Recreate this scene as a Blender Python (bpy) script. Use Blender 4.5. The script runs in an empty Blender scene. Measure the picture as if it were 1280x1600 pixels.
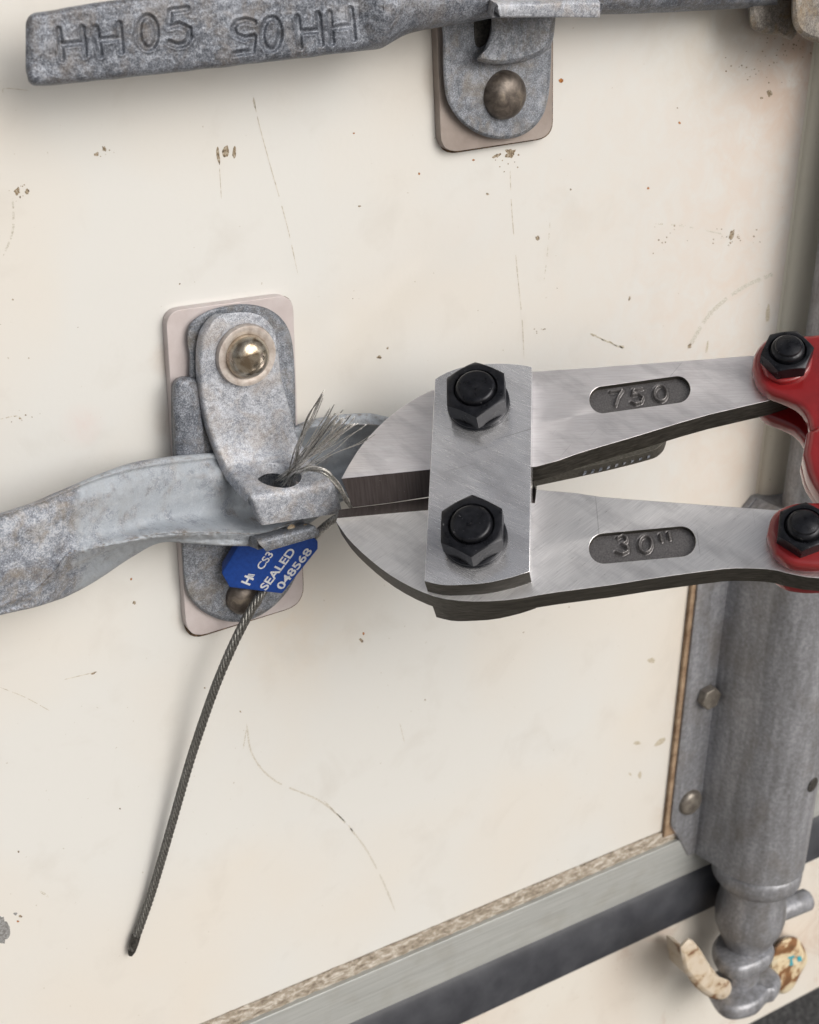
import bpy, bmesh, math, random
import numpy as np
from mathutils import Vector, Matrix, noise as mnoise

random.seed(7); rng = np.random.default_rng(7)
sc = bpy.context.scene
COL = sc.collection

# ------------------------------------------------------------------ camera
# vanishing points of the door's horizontals and verticals, measured in the 1280x1600 photograph
VH, VV, CC = np.array([4400., -110.]), np.array([594., 5295.]), np.array([640., 800.])
F = math.sqrt(-float(np.dot(VH - CC, VV - CC)))
h = np.array([*(VH - CC), F]); h /= np.linalg.norm(h)
v = np.array([*(VV - CC), F]); v /= np.linalg.norm(v)
yin = np.cross(h, v)
R = np.array([h, yin, -v])                      # camera (x right, y down, z forward) -> world
CAM = np.array([0.0, -0.53, 1.56])
cam = bpy.data.cameras.new('camera'); cob = bpy.data.objects.new('camera', cam); COL.objects.link(cob)
rt, dn, fw = R[:, 0], R[:, 1], R[:, 2]
cob.matrix_world = Matrix(((rt[0], -dn[0], -fw[0], CAM[0]), (rt[1], -dn[1], -fw[1], CAM[1]),
                           (rt[2], -dn[2], -fw[2], CAM[2]), (0, 0, 0, 1)))
cam.sensor_fit = 'HORIZONTAL'; cam.sensor_width = 36; cam.lens = 36 * F / 1280
cam.clip_start = 0.01; cam.clip_end = 500
cam.dof.use_dof = True; cam.dof.focus_distance = 0.585; cam.dof.aperture_fstop = 20
sc.camera = cob

# ------------------------------------------------------------------ light
SUN_DIR = Vector((0.22, -0.82, 0.50)).normalized()
w = bpy.data.worlds.new('World'); sc.world = w; w.use_nodes = True
nt = w.node_tree; nt.nodes.clear()
sky = nt.nodes.new('ShaderNodeTexSky'); sky.sky_type = 'NISHITA'; sky.sun_disc = False
sky.sun_elevation = math.asin(SUN_DIR.z); sky.sun_rotation = math.atan2(SUN_DIR.x, SUN_DIR.y)
sky.dust_density = 6; sky.air_density = 1.0; sky.ozone_density = 1.0
hs = nt.nodes.new('ShaderNodeHueSaturation'); hs.inputs['Saturation'].default_value = 0.32
bg = nt.nodes.new('ShaderNodeBackground'); bg.inputs[1].default_value = 0.095
wo = nt.nodes.new('ShaderNodeOutputWorld')
nt.links.new(sky.outputs[0], hs.inputs['Color']); nt.links.new(hs.outputs[0], bg.inputs[0]); nt.links.new(bg.outputs[0], wo.inputs[0])
sl = bpy.data.lights.new('sun', 'SUN'); sl.energy = 1.4; sl.angle = math.radians(48); sl.color = (1, .965, .92)
so = bpy.data.objects.new('sun', sl); COL.objects.link(so)
so.rotation_euler = SUN_DIR.to_track_quat('Z', 'Y').to_euler(); so.location = (-1, -2, 4)
sc.view_settings.view_transform = 'Standard'; sc.view_settings.look = 'None'
sc.view_settings.exposure = 0.04; sc.view_settings.gamma = 1

# ------------------------------------------------------------------ placing helpers
def ray(px, py):
    return R @ np.array([px - CC[0], py - CC[1], F])
def P(px, py, d=0.0):
    """the point the given distance (mm) in front of the door face seen at a photograph pixel"""
    r = ray(px, py); t = (-d * .001 - CAM[1]) / r[1]
    return CAM + r * t
def K(px, py, z):
    return CAM + ray(px, py) * (z / F)
def toPx(p):
    q = R.T @ (np.asarray(p) - CAM)
    return CC[0] + q[0] / q[2] * F, CC[1] + q[1] / q[2] * F
# plane of the bolt cutter
CN = R @ np.array([-.15, -.47, -.86]); CN /= np.linalg.norm(CN)      # towards the viewer
CP = P(548, 780, 55) + CN * .006
CX = R @ np.array([1., -.06, 0.]); CX -= CN * np.dot(CX, CN); CX /= np.linalg.norm(CX)
CY = np.cross(CN, CX)
def Cq(px, py, t=0.0):
    """pixel onto the cutter's front plane pushed t mm back"""
    o = CP - CN * (t * .001); r = ray(px, py)
    return CAM + r * (np.dot(o - CAM, CN) / np.dot(r, CN))

# ------------------------------------------------------------------ object helpers
FR = {}
def thing(name, label, cat, loc, axes=None, group=None):
    o = bpy.data.objects.new(name, None); COL.objects.link(o); o.empty_display_size = .02
    ax = axes if axes is not None else (np.array([1., 0, 0]), np.array([0, 1., 0]), np.array([0, 0, 1.]))
    M = Matrix([[ax[0][i], ax[1][i], ax[2][i], loc[i]] for i in range(3)] + [[0, 0, 0, 1]])
    o.matrix_world = M; FR[o.name] = np.array(M.inverted())
    o['label'] = label; o['category'] = cat
    if group: o['group'] = group
    return o
def frame_of(par):
    while par is not None and par.name not in FR: par = par.parent
    return FR[par.name] if par is not None else None
def mesh(name, vs, fs, mat, parent=None, smooth=None, bevel=None, seg=2, sub=0, label=None):
    vs = np.asarray(vs, float)
    A = frame_of(parent)
    if A is not None: vs = vs @ A[:3, :3].T + A[:3, 3]
    me = bpy.data.meshes.new(name); me.from_pydata([tuple(x) for x in vs], [], [tuple(int(i) for i in f) for f in fs])
    bm = bmesh.new(); bm.from_mesh(me); bmesh.ops.recalc_face_normals(bm, faces=bm.faces[:]); bm.to_mesh(me); bm.free()
    return link(name, me, mat, parent, smooth, bevel, seg, sub, label)
def link(name, me, mat, parent=None, smooth=None, bevel=None, seg=2, sub=0, label=None):
    me.materials.clear(); me.materials.append(mat)
    if smooth is not None:
        me.shade_smooth()
        if smooth < 180: me.set_sharp_from_angle(angle=math.radians(smooth))
    o = bpy.data.objects.new(name, me); COL.objects.link(o); o.parent = parent
    if bevel:
        b = o.modifiers.new('bevel', 'BEVEL'); b.width = bevel * .001; b.segments = seg; b.limit_method = 'ANGLE'
        b.angle_limit = math.radians(28); b.harden_normals = False
        me.shade_smooth(); me.set_sharp_from_angle(angle=math.radians(50))
    if sub:
        s = o.modifiers.new('subdivision', 'SUBSURF'); s.levels = sub; s.render_levels = sub
    if label: o['label'] = label
    return o
def catmull(a, n, closed=False):
    a = np.asarray(a, float); k = len(a)
    ts = np.linspace(0, k if closed else k - 1, n, endpoint=not closed)
    out = []
    for t in ts:
        i = int(math.floor(t)); i = min(i, k - 1 if closed else k - 2); u = t - i
        if closed: p0, p1, p2, p3 = a[(i - 1) % k], a[i % k], a[(i + 1) % k], a[(i + 2) % k]
        else:
            p1, p2 = a[i], a[i + 1]; p0 = a[i - 1] if i else 2 * p1 - p2; p3 = a[i + 2] if i + 2 < k else 2 * p2 - p1
        out.append(.5 * (2 * p1 + (p2 - p0) * u + (2 * p0 - 5 * p1 + 4 * p2 - p3) * u * u + (3 * p1 - p0 - 3 * p2 + p3) * u ** 3))
    return np.array(out)
def loft(rings, cap=True, closed=True):
    """rings: (k, n, 3)"""
    rings = np.asarray(rings); k, n = rings.shape[:2]
    vs = rings.reshape(-1, 3); fs = []
    m = n if closed else n - 1
    for i in range(k - 1):
        for j in range(m):
            fs.append((i * n + j, i * n + (j + 1) % n, (i + 1) * n + (j + 1) % n, (i + 1) * n + j))
    if cap and closed:
        fs.append(tuple(range(n))); fs.append(tuple((k - 1) * n + j for j in range(n))[::-1])
    return vs, fs
def lathe(prof, org, ax, n=48, cap=True, ref=None):
    ax = np.asarray(ax, float); ax = ax / np.linalg.norm(ax)
    e = np.array([0, 0, 1.]) if ref is None else np.asarray(ref, float)
    if abs(np.dot(e, ax)) > .95: e = np.array([1., 0, 0])
    e = e - ax * np.dot(e, ax); e /= np.linalg.norm(e); g = np.cross(ax, e)
    rings = []
    for r, z in prof:
        rings.append([org + (ax * z + (e * math.cos(a) + g * math.sin(a)) * max(r, 1e-3)) * .001 for a in np.linspace(0, 2 * math.pi, n, endpoint=False)])
    return loft(rings, cap)
def fill(loops):
    """triangulate coplanar 3D loops (outer first); gives verts, tris"""
    bm = bmesh.new(); es = []
    for L in loops:
        vv = [bm.verts.new(tuple(p)) for p in L]
        for i in range(len(vv)): es.append(bm.edges.new((vv[i], vv[(i + 1) % len(vv)])))
    bmesh.ops.triangle_fill(bm, use_beauty=True, use_dissolve=False, edges=es)
    bm.verts.index_update()
    vs = [tuple(x.co) for x in bm.verts]; fs = [tuple(x.index for x in f.verts) for f in bm.faces]
    bm.free(); return vs, fs
def slab(front, into, holes=()):
    """prism: front outline (3D, coplanar), extruded by vector into; through-holes optional"""
    front = [np.asarray(p) for p in front]; into = np.asarray(into)
    vs, fs = fill([front] + [list(hh) for hh in holes]); n = len(vs)
    V = [np.array(p) for p in vs] + [np.array(p) + into for p in vs]
    Fc = list(fs) + [tuple(i + n for i in f[::-1]) for f in fs]
    b = 0
    for L in [front] + [list(hh) for hh in holes]:
        m = len(L)
        for i in range(m): Fc.append((b + i, b + (i + 1) % m, b + (i + 1) % m + n, b + i + n))
        b += m
    return V, Fc
def cat(*ms):
    V, Fc = [], []
    for vs, fs in ms:
        b = len(V); V += [np.asarray(p) for p in vs]; Fc += [tuple(i + b for i in f) for f in fs]
    return V, Fc
def box(lo, hi):
    x0, y0, z0 = lo; x1, y1, z1 = hi
    V = [(x0, y0, z0), (x1, y0, z0), (x1, y1, z0), (x0, y1, z0), (x0, y0, z1), (x1, y0, z1), (x1, y1, z1), (x0, y1, z1)]
    return V, [(0, 3, 2, 1), (4, 5, 6, 7), (0, 1, 5, 4), (1, 2, 6, 5), (2, 3, 7, 6), (3, 0, 4, 7)]
def tube(path, r, n=8, taper=None):
    path = np.asarray(path); k = len(path); rings = []
    e = None
    for i in range(k):
        t = path[min(i + 1, k - 1)] - path[max(i - 1, 0)]; t = t / (np.linalg.norm(t) + 1e-12)
        if e is None: e = np.cross(t, [0, 0, 1.]) if abs(t[2]) < .9 else np.cross(t, [1., 0, 0])
        e = e - t * np.dot(e, t); e /= np.linalg.norm(e); g = np.cross(t, e)
        rr = (r if taper is None else taper[i]) * .001
        rings.append([path[i] + (e * math.cos(a) + g * math.sin(a)) * rr for a in np.linspace(0, 2 * math.pi, n, endpoint=False)])
    return loft(rings)
def smooth_outline(pts, n=120):
    return catmull(pts, n, True)
def round_poly(pts, r, n=7):
    """round the corners of a 2D polygon; r a number or a list"""
    pts = [np.asarray(p, float) for p in pts]; out = []; k = len(pts)
    for i in range(k):
        rr = r[i] if isinstance(r, (list, tuple)) else r
        p, a, b = pts[i], pts[i - 1], pts[(i + 1) % k]
        if rr <= 0: out.append(p); continue
        u = a - p; w_ = b - p; lu, lw = np.linalg.norm(u), np.linalg.norm(w_)
        q = min(rr, .48 * lu, .48 * lw); u = u / lu * q; w_ = w_ / lw * q
        for t in np.linspace(0, 1, n): out.append((1 - t) ** 2 * (p + u) + 2 * t * (1 - t) * p * 1.0 + t * t * (p + w_))
    return out

# ------------------------------------------------------------------ materials
class NB:
    def __init__(s, name):
        s.m = bpy.data.materials.new(name); s.m.use_nodes = True; s.t = s.m.node_tree; s.b = s.t.nodes['Principled BSDF']
        tc = s.t.nodes.new('ShaderNodeTexCoord'); s.co = tc.outputs['Object']
    def n(s, ty, **kw):
        x = s.t.nodes.new('ShaderNode' + ty)
        for k, val in kw.items(): setattr(x, k, val)
        return x
    def l(s, a, b): s.t.links.new(a, b)
    def noise(s, scale, detail=4, rough=.55, dist=0, co=None, vec=None):
        x = s.n('TexNoise'); x.inputs['Scale'].default_value = scale; x.inputs['Detail'].default_value = detail
        x.inputs['Roughness'].default_value = rough; x.inputs['Distortion'].default_value = dist
        c = co or s.co
        if vec:
            m = s.n('Mapping'); m.inputs['Scale'].default_value = vec; s.l(c, m.inputs[0]); c = m.outputs[0]
        s.l(c, x.inputs['Vector']); return x.outputs['Fac']
    def rotnoise(s, scale, rot, vec, detail=3):
        m = s.n('Mapping'); m.inputs['Rotation'].default_value = rot; s.l(s.co, m.inputs[0])
        return s.noise(scale, detail, .6, 0, m.outputs[0], vec)
    def ramp(s, fac, stops):
        x = s.n('ValToRGB'); e = x.color_ramp.elements
        while len(e) < len(stops): e.new(.5)
        for q, (p, c) in zip(e, stops):
            q.position = p; q.color = (*c, 1) if not isinstance(c, (int, float)) else (c, c, c, 1)
        s.l(fac, x.inputs[0]); return x.outputs[0]
    def mix(s, fac, a, b, mode='MIX'):
        x = s.n('Mix', data_type='RGBA', blend_type=mode)
        for so_, val in ((x.inputs[0], fac), (x.inputs[6], a), (x.inputs[7], b)):
            if hasattr(val, 'links'): s.l(val, so_)
            elif isinstance(val, (int, float)): so_.default_value = val
            else: so_.default_value = (*val, 1)
        return x.outputs[2]
    def math(s, op, a, b=0.0):
        x = s.n('Math', operation=op)
        for so_, val in ((x.inputs[0], a), (x.inputs[1], b)):
            if hasattr(val, 'links'): s.l(val, so_)
            else: so_.default_value = val
        return x.outputs[0]
    def bump(s, hs_, strength=.3, dist=.0005):
        prev = None
        for i, (hh, st, di) in enumerate(hs_):
            x = s.n('Bump'); x.inputs['Strength'].default_value = st; x.inputs['Distance'].default_value = di
            s.l(hh, x.inputs['Height'])
            if prev: s.l(prev, x.inputs['Normal'])
            prev = x.outputs[0]
        s.l(prev, s.b.inputs['Normal'])
    def set(s, **kw):
        for k, val in kw.items():
            k = {'color': 'Base Color', 'metal': 'Metallic', 'rough': 'Roughness', 'spec': 'Specular IOR Level', 'coat': 'Coat Weight', 'coatr': 'Coat Roughness', 'aniso': 'Anisotropic'}[k]
            if hasattr(val, 'links'): s.l(val, s.b.inputs[k])
            elif isinstance(val, (int, float)): s.b.inputs[k].default_value = val
            else: s.b.inputs[k].default_value = (*val, 1)
        return s.m

def galv(name, dark, mid, light, tint=(.30, .25, .19), tamt=.5, metal=.35, rough=.5, fine=1.0, bump=.6, stain=None):
    g = NB(name)
    a = g.noise(330 * fine, 5, .65); b = g.noise(1500 * fine, 3, .7); c = g.noise(45, 4, .6, .4); d = g.noise(90, 5, .7, .6)
    f = g.math('ADD', g.math('MULTIPLY', a, .33), g.math('ADD', g.math('MULTIPLY', b, .47), g.math('MULTIPLY', c, .2)))
    col = g.ramp(f, [(.41, dark), (.50, mid), (.575, light)])
    fl = g.ramp(g.noise(2300, 2, .6), [(.62, 0.), (.70, 1.)]); col = g.mix(g.math('MULTIPLY', fl, .45), col, tuple(min(1, x * 1.5) for x in light))
    col = g.mix(g.math('MULTIPLY', g.ramp(d, [(.46, 0.), (.68, 1.)]), tamt), col, tint)
    vo = g.n('TexVoronoi'); vo.inputs['Scale'].default_value = 520; g.l(g.co, vo.inputs['Vector'])
    pit = g.ramp(vo.outputs['Distance'], [(.06, 1.), (.2, 0.)])
    pit = g.math('MULTIPLY', pit, g.ramp(g.noise(160, 2), [(.52, 0.), (.62, 1.)]))
    col = g.mix(g.math('MULTIPLY', pit, .55), col, tuple(x * .35 for x in dark))
    bl = g.math('MULTIPLY', g.ramp(g.noise(38, 6, .7, .7), [(.56, 0.), (.70, 1.)]), .35); col = g.mix(bl, col, tuple(min(1, x * 1.25) for x in light))
    if stain: col = stain(g, col)
    g.bump([(a, bump * .5, .0006), (b, bump * .45, .00025), (d, bump * .6, .0012)])
    return g.set(color=col, metal=metal, rough=g.ramp(a, [(.3, rough - .1), (.7, rough + .15)]), spec=.45)

M = {}
M['galv'] = galv('galvanised_steel', (.10, .112, .13), (.20, .215, .245), (.36, .38, .42), tint=(.22, .18, .13))
M['galv_dark'] = galv('dull_galvanised_steel', (.06, .066, .08), (.15, .165, .195), (.32, .34, .38), tint=(.15, .12, .09), tamt=.55)
M['galv_hasp'] = galv('pale_galvanised_steel', (.17, .18, .21), (.35, .37, .41), (.56, .58, .63), tint=(.36, .29, .22), tamt=.45, bump=.9, fine=1.5)
M['galv_rod'] = galv('smooth_galvanised_steel', (.16, .16, .17), (.26, .26, .28), (.36, .365, .39), tint=(.17, .15, .135), tamt=.6, fine=.45, bump=.35, metal=.3)
g = NB('smooth_galvanised_rod'); a = g.noise(1., 5, .6, .2, None, (150, 150, 22)); b = g.noise(420, 4, .65); c = g.noise(30, 4, .6, .4)
f_ = g.math('ADD', g.math('MULTIPLY', a, .5), g.math('MULTIPLY', b, .5))
col = g.mix(g.math('MULTIPLY', g.ramp(c, [(.5, 0.), (.68, 1.)]), .45), g.ramp(f_, [(.36, (.19, .19, .20)), (.5, (.275, .28, .30)), (.62, (.38, .385, .415))]), (.19, .17, .15))
g.bump([(b, .15, .0004), (c, .2, .002)]); M['galv_rod'] = g.set(color=col, metal=.4, rough=.42)
M['brown_galv'] = galv('weathered_galvanised_steel', (.12, .11, .10), (.24, .22, .20), (.36, .34, .31), tint=(.27, .19, .10), tamt=.75)
def paint_stain(g, col):
    sx = g.n('SeparateXYZ'); g.l(g.co, sx.inputs[0]); xa = P(112, 860, 45)[0] - P(1200, 600, 10)[0]
    edge_ = g.math('ADD', sx.outputs[0], g.math('MULTIPLY', g.noise(45, 4, .6), .03))
    m = g.ramp(g.math('MULTIPLY', g.math('SUBTRACT', edge_, xa + .012), 60.), [(.1, 0.), (.5, 1.)])
    blot = g.ramp(g.noise(75, 7, .72, 0), [(.50, 1.), (.66, 0.)])
    pm = g.math('MULTIPLY', m, blot)
    col = g.mix(g.math('MULTIPLY', pm, .8), col, (.38, .415, .455))
    ge = g.n('NewGeometry'); pt = g.ramp(ge.outputs['Pointiness'], [(.505, 0.), (.545, 1.)])
    pt = g.math('MULTIPLY', pt, g.ramp(g.noise(200, 5, .7), [(.38, .1), (.6, 1.)]))
    col = g.mix(g.math('MULTIPLY', pt, .75), col, (.15, .115, .085))
    wh = g.math('MULTIPLY', g.ramp(g.noise(110, 6, .75), [(.60, 0.), (.68, 1.)]), .3)
    return g.mix(wh, col, (.60, .61, .62))
M['handle'] = galv('blue_grey_painted_steel', (.10, .11, .135), (.235, .255, .295), (.46, .48, .52), tint=(.27, .225, .17), tamt=.65, stain=paint_stain, metal=.1, rough=.62)
def plate_mat(name, c0, c1):
    g = NB(name); a = g.noise(60, 4, .6); b = g.noise(900, 3, .7)
    col = g.mix(g.math('MULTIPLY', b, .5), g.ramp(a, [(.35, c0), (.65, c1)]), c0)
    g.bump([(b, .25, .0002), (a, .3, .001)]); return g.set(color=col, metal=.2, rough=.5)
M['plate'] = plate_mat('pale_zinc_plate', (.50, .44, .43), (.60, .55, .545))
M['plate_dark'] = plate_mat('grimy_zinc_plate', (.27, .225, .20), (.37, .32, .29))

def paint_mat(name, base, warm, rough=.27, rusty=0.):
    g = NB(name)
    big = g.noise(5, 3, .55, .3); med = g.noise(28, 5, .6, .4)
    col = g.mix(g.ramp(big, [(.46, 0.), (.72, 1.)]), base, warm)
    col = g.mix(g.math('MULTIPLY', g.ramp(med, [(.55, 0.), (.75, 1.)]), .22), col, tuple(x * .72 for x in warm))
    sp = g.ramp(g.noise(420, 2, .5), [(.735, 0.), (.765, 1.)])
    col = g.mix(g.math('MULTIPLY', sp, .45), col, (.30, .24, .15))
    peel = g.noise(330, 2, .4); wav = g.noise(12, 2, .4)
    g.bump([(peel, .10, .0005), (wav, .12, .004)])
    if rusty: 
        r1 = g.ramp(g.noise(18, 6, .7, 1.2), [(.56, 0.), (.72, 1.)]); col = g.mix(g.math('MULTIPLY', r1, rusty), col, (.36, .17, .08))
    return g, col
def sphere_mask(g, c, rad):
    """soft mask for stains and painted light round a place on the door"""
    x = g.n('VectorMath', operation='DISTANCE'); g.l(g.co, x.inputs[0]); x.inputs[1].default_value = tuple(c)
    return g.ramp(g.math('DIVIDE', x.outputs['Value'], rad), [(0., 1.), (1., 0.)])
DOOR0 = P(360, 1300, 0)
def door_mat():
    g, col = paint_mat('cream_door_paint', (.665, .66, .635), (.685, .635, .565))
    # pinkish rust by pivot and lock rod, plus painted warm light and edge shade
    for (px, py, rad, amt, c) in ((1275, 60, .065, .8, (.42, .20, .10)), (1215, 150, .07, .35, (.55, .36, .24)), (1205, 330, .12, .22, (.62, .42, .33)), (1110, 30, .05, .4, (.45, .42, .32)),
                                  (1150, 560, .12, .25, (.66, .50, .38)), (1180, 260, .24, .4, (.68, .57, .48)), (1180, 700, .08, .25, (.62, .42, .32)), (130, 665, .012, .25, (.70, .42, .38)),  # the widest mask paints warm light into the cream
                                  (262, 560, .01, .5, (.35, .20, .1)), (268, 660, .01, .5, (.35, .20, .1)), (690, 120, .012, .5, (.30, .18, .08)), (300, 960, .012, .6, (.30, .18, .08)),  # brown spots at the plates' left edges: shade painted in
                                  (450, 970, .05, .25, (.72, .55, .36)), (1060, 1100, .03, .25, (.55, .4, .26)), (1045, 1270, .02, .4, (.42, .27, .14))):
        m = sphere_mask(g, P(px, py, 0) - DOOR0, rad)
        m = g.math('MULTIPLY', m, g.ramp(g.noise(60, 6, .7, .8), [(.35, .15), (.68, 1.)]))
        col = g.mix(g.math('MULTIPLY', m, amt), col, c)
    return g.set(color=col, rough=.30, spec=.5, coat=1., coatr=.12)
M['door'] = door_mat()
g, col = paint_mat('cream_sill_paint', (.66, .63, .575), (.62, .53, .45), rusty=.35); M['sill'] = g.set(color=col, rough=.35)
g, col = paint_mat('cream_trim_paint', (.66, .64, .55), (.62, .54, .44)); M['trim'] = g.set(color=col, rough=.3)
g = NB('chipped_primer'); M['chip'] = g.set(color=g.ramp(g.noise(900, 3, .7), [(.38, (.09, .07, .05)), (.5, (.28, .21, .13)), (.62, (.42, .38, .31))]), rough=.8)
g = NB('bare_grey_metal_chip'); M['chip_grey'] = g.set(color=g.ramp(g.noise(700, 3, .7), [(.4, (.16, .155, .15)), (.6, (.30, .30, .30))]), rough=.7)
g = NB('orange_rust'); M['rust'] = g.set(color=g.ramp(g.noise(1200, 3, .7), [(.4, (.16, .055, .015)), (.6, (.48, .20, .05))]), rough=.85)
g = NB('faint_scuff'); M['scuff'] = g.set(color=g.ramp(g.noise(1300, 3, .8), [(.40, (.42, .385, .32)), (.58, (.64, .62, .57))]), rough=.5)
g = NB('scratch_line'); M['scratch'] = g.set(color=g.ramp(g.noise(500, 3, .8), [(.40, (.40, .35, .28)), (.58, (.62, .59, .52))]), rough=.6)
g = NB('olive_smudge'); M['smudge'] = g.set(color=g.ramp(g.noise(900, 3, .8), [(.42, (.38, .33, .24)), (.6, (.58, .53, .44))]), rough=.6)

def brushed(name, ang, base=(.60, .585, .585), rough=.30, rot2=None, dark=1., k=.15, scr_=.5):
    g = NB(name)
    m = g.rotnoise(1.0, (0, 0, math.radians(ang)), (90, 4200, 20), 4)
    m2 = g.rotnoise(1.0, (0, 0, math.radians(rot2 if rot2 is not None else ang + 6)), (45, 1900, 20), 3)
    s = g.math('ADD', g.math('MULTIPLY', m, .6), g.math('MULTIPLY', m2, .4))
    big = g.noise(35, 3, .5, .5)
    col = g.ramp(s, [(.30, tuple(x * (1 - k) * dark for x in base)), (.5, tuple(x * dark for x in base)), (.70, tuple(min(1, x * (1 + k)) * dark for x in base))])
    col = g.mix(g.math('MULTIPLY', g.ramp(big, [(.5, 0.), (.7, 1.)]), .15), col, (.50, .44, .43))
    sc_ = g.rotnoise(1.0, (0, 0, math.radians(ang + 55)), (25, 1100, 20), 1)
    scr = g.ramp(sc_, [(.735, 0.), (.76, 1.)])
    col = g.mix(g.math('MULTIPLY', scr, scr_), col, (.85, .84, .83))
    sm = g.rotnoise(1.0, (0, 0, math.radians(40)), (28, 90, 20), 5)
    col = g.mix(g.math('MULTIPLY', g.ramp(sm, [(.48, 0.), (.72, 1.)]), .38), col, (.24, .235, .25))
    sc2 = g.ramp(g.rotnoise(1.0, (0, 0, math.radians(ang - 50)), (18, 800, 20), 1), [(.74, 0.), (.76, 1.)])
    col = g.mix(g.math('MULTIPLY', sc2, .35), col, (.26, .25, .25))
    g.bump([(s, .05, .0002)])
    return g.set(color=col, metal=.82, rough=g.ramp(s, [(.3, rough - .05), (.7, rough + .15)]), aniso=.5)
M['steel'] = brushed('brushed_blade_steel', 3, base=(.90, .865, .87), k=.17, rough=.32)
M['steel_low'] = brushed('diagonal_brushed_blade_steel', -38, base=(.84, .83, .83), k=.17, rot2=-30, rough=.30)
M['steel_link'] = brushed('brushed_link_steel', 40, base=(.88, .88, .90), k=.08, scr_=.2, rough=.17, rot2=28)
g = NB('forged_dark_steel'); a = g.noise(1.0, 4, .6, 0, None, (70, 900, 900)); b = g.noise(700, 3)
M['forged'] = g.set(color=g.ramp(a, [(.35, (.03, .027, .022)), (.55, (.058, .053, .045)), (.7, (.085, .078, .068))]), metal=.2, rough=.5, spec=.25); g.bump([(b, .3, .0003)])
g = NB('ground_edge_steel'); a = g.noise(1.0, 3, .6, 0, None, (900, 60, 60)); sp = g.ramp(g.noise(1100, 1), [(.77, 0.), (.80, 1.)])
M['edge'] = g.set(color=g.mix(g.math('MULTIPLY', sp, .6), g.ramp(a, [(.35, (.048, .039, .037)), (.65, (.070, .058, .056))]), (.5, .48, .46)), metal=.1, rough=.42, spec=.12)
g = NB('cast_pocket_steel'); a = g.noise(1500, 3, .7); b = g.noise(70, 3)
M['cast'] = g.set(color=g.ramp(a, [(.3, (.115, .11, .11)), (.7, (.23, .22, .22))]), metal=.6, rough=.34); g.bump([(a, .3, .0003)])
g = NB('dull_forging'); a = g.noise(900, 3, .7); M['cast_dark'] = g.set(color=g.ramp(a, [(.3, (.075, .07, .058)), (.7, (.15, .14, .12))]), metal=.4, rough=.5); g.bump([(a, .3, .0003)])
g = NB('black_oxide'); a = g.noise(260, 4, .65); b = g.noise(1400, 3, .7); ed = g.ramp(g.noise(420, 3, .8), [(.66, 0.), (.72, 1.)])
M['black'] = g.set(color=g.mix(g.math('MULTIPLY', ed, .7), g.ramp(a, [(.35, (.006, .0065, .009)), (.65, (.017, .018, .023))]), (.26, .26, .28)), metal=.5, rough=g.ramp(a, [(.3, .24), (.7, .40)])); g.bump([(b, .12, .0002)])
g = NB('red_gloss_enamel'); a = g.noise(60, 3); b = g.noise(500, 2)
M['red'] = g.set(color=g.ramp(a, [(.3, (.19, .002, .003)), (.7, (.27, .004, .006))]), rough=.42, coat=.9, coatr=.08); g.bump([(b, .08, .0004), (a, .2, .002)])
g = NB('blue_anodised'); a = g.noise(600, 3); M['blue'] = g.set(color=g.ramp(a, [(.3, (.008, .048, .25)), (.7, (.012, .066, .34))]), metal=.25, rough=.38); g.bump([(a, .1, .0002)])
g = NB('white_print'); M['print'] = g.set(color=g.ramp(g.noise(1800, 2), [(.35, (.45, .47, .52)), (.5, (.66, .67, .68))]), rough=.5)
g = NB('galvanised_wire'); a = g.noise(1100, 3, .7); M['wire'] = g.set(color=g.ramp(a, [(.35, (.17, .165, .15)), (.65, (.46, .45, .43))]), metal=.8, rough=.34)
g = NB('dull_cable_wire'); a = g.noise(1100, 3, .7); M['cable'] = g.set(color=g.ramp(a, [(.35, (.085, .082, .075)), (.65, (.25, .245, .23))]), metal=.7, rough=.38)
g = NB('bright_wire'); a = g.noise(900, 3, .7); M['wire_bright'] = g.set(color=g.ramp(a, [(.35, (.48, .46, .43)), (.65, (.85, .83, .80))]), metal=.75, rough=.28)
g = NB('black_end_and_slot_shade'); M['tip'] = g.set(color=g.ramp(g.noise(900, 3), [(.4, (.015, .014, .012)), (.6, (.05, .046, .04))]), rough=.6)
g = NB('yellowed_zinc_dome'); a = g.noise(140, 4, .6, .6); M['dome'] = g.set(color=g.ramp(a, [(.35, (.26, .20, .14)), (.55, (.50, .45, .37)), (.7, (.42, .35, .31))]), metal=.9, rough=g.ramp(a, [(.4, .14), (.7, .3)])); g.bump([(a, .1, .001)])
g = NB('pale_washer'); a = g.noise(300, 4, .6); M['washer'] = g.set(color=g.ramp(a, [(.35, (.40, .34, .30)), (.6, (.56, .51, .47))]), metal=.35, rough=.45); g.bump([(a, .15, .0004)])
g = NB('brown_rivet'); a = g.noise(170, 5, .65, .5); M['rivet'] = g.set(color=g.ramp(a, [(.38, (.085, .07, .06)), (.55, (.16, .135, .115)), (.72, (.30, .25, .19))]), metal=.55, rough=.42); g.bump([(a, .25, .0008)])
g = NB('dull_bolt'); a = g.noise(200, 4, .6); M['dullbolt'] = g.set(color=g.ramp(a, [(.35, (.16, .14, .12)), (.65, (.28, .255, .22))]), metal=.5, rough=.4)
g = NB('black_rubber'); a = g.noise(50, 4, .6); M['rubber'] = g.set(color=g.ramp(a, [(.35, (.028, .030, .038)), (.7, (.055, .058, .068))]), rough=.5); g.bump([(a, .2, .002)])
g = NB('aluminium_rail'); a = g.noise(1., 4, .6, 0, None, (20, 20, 900)); b = g.noise(60, 4)
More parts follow.
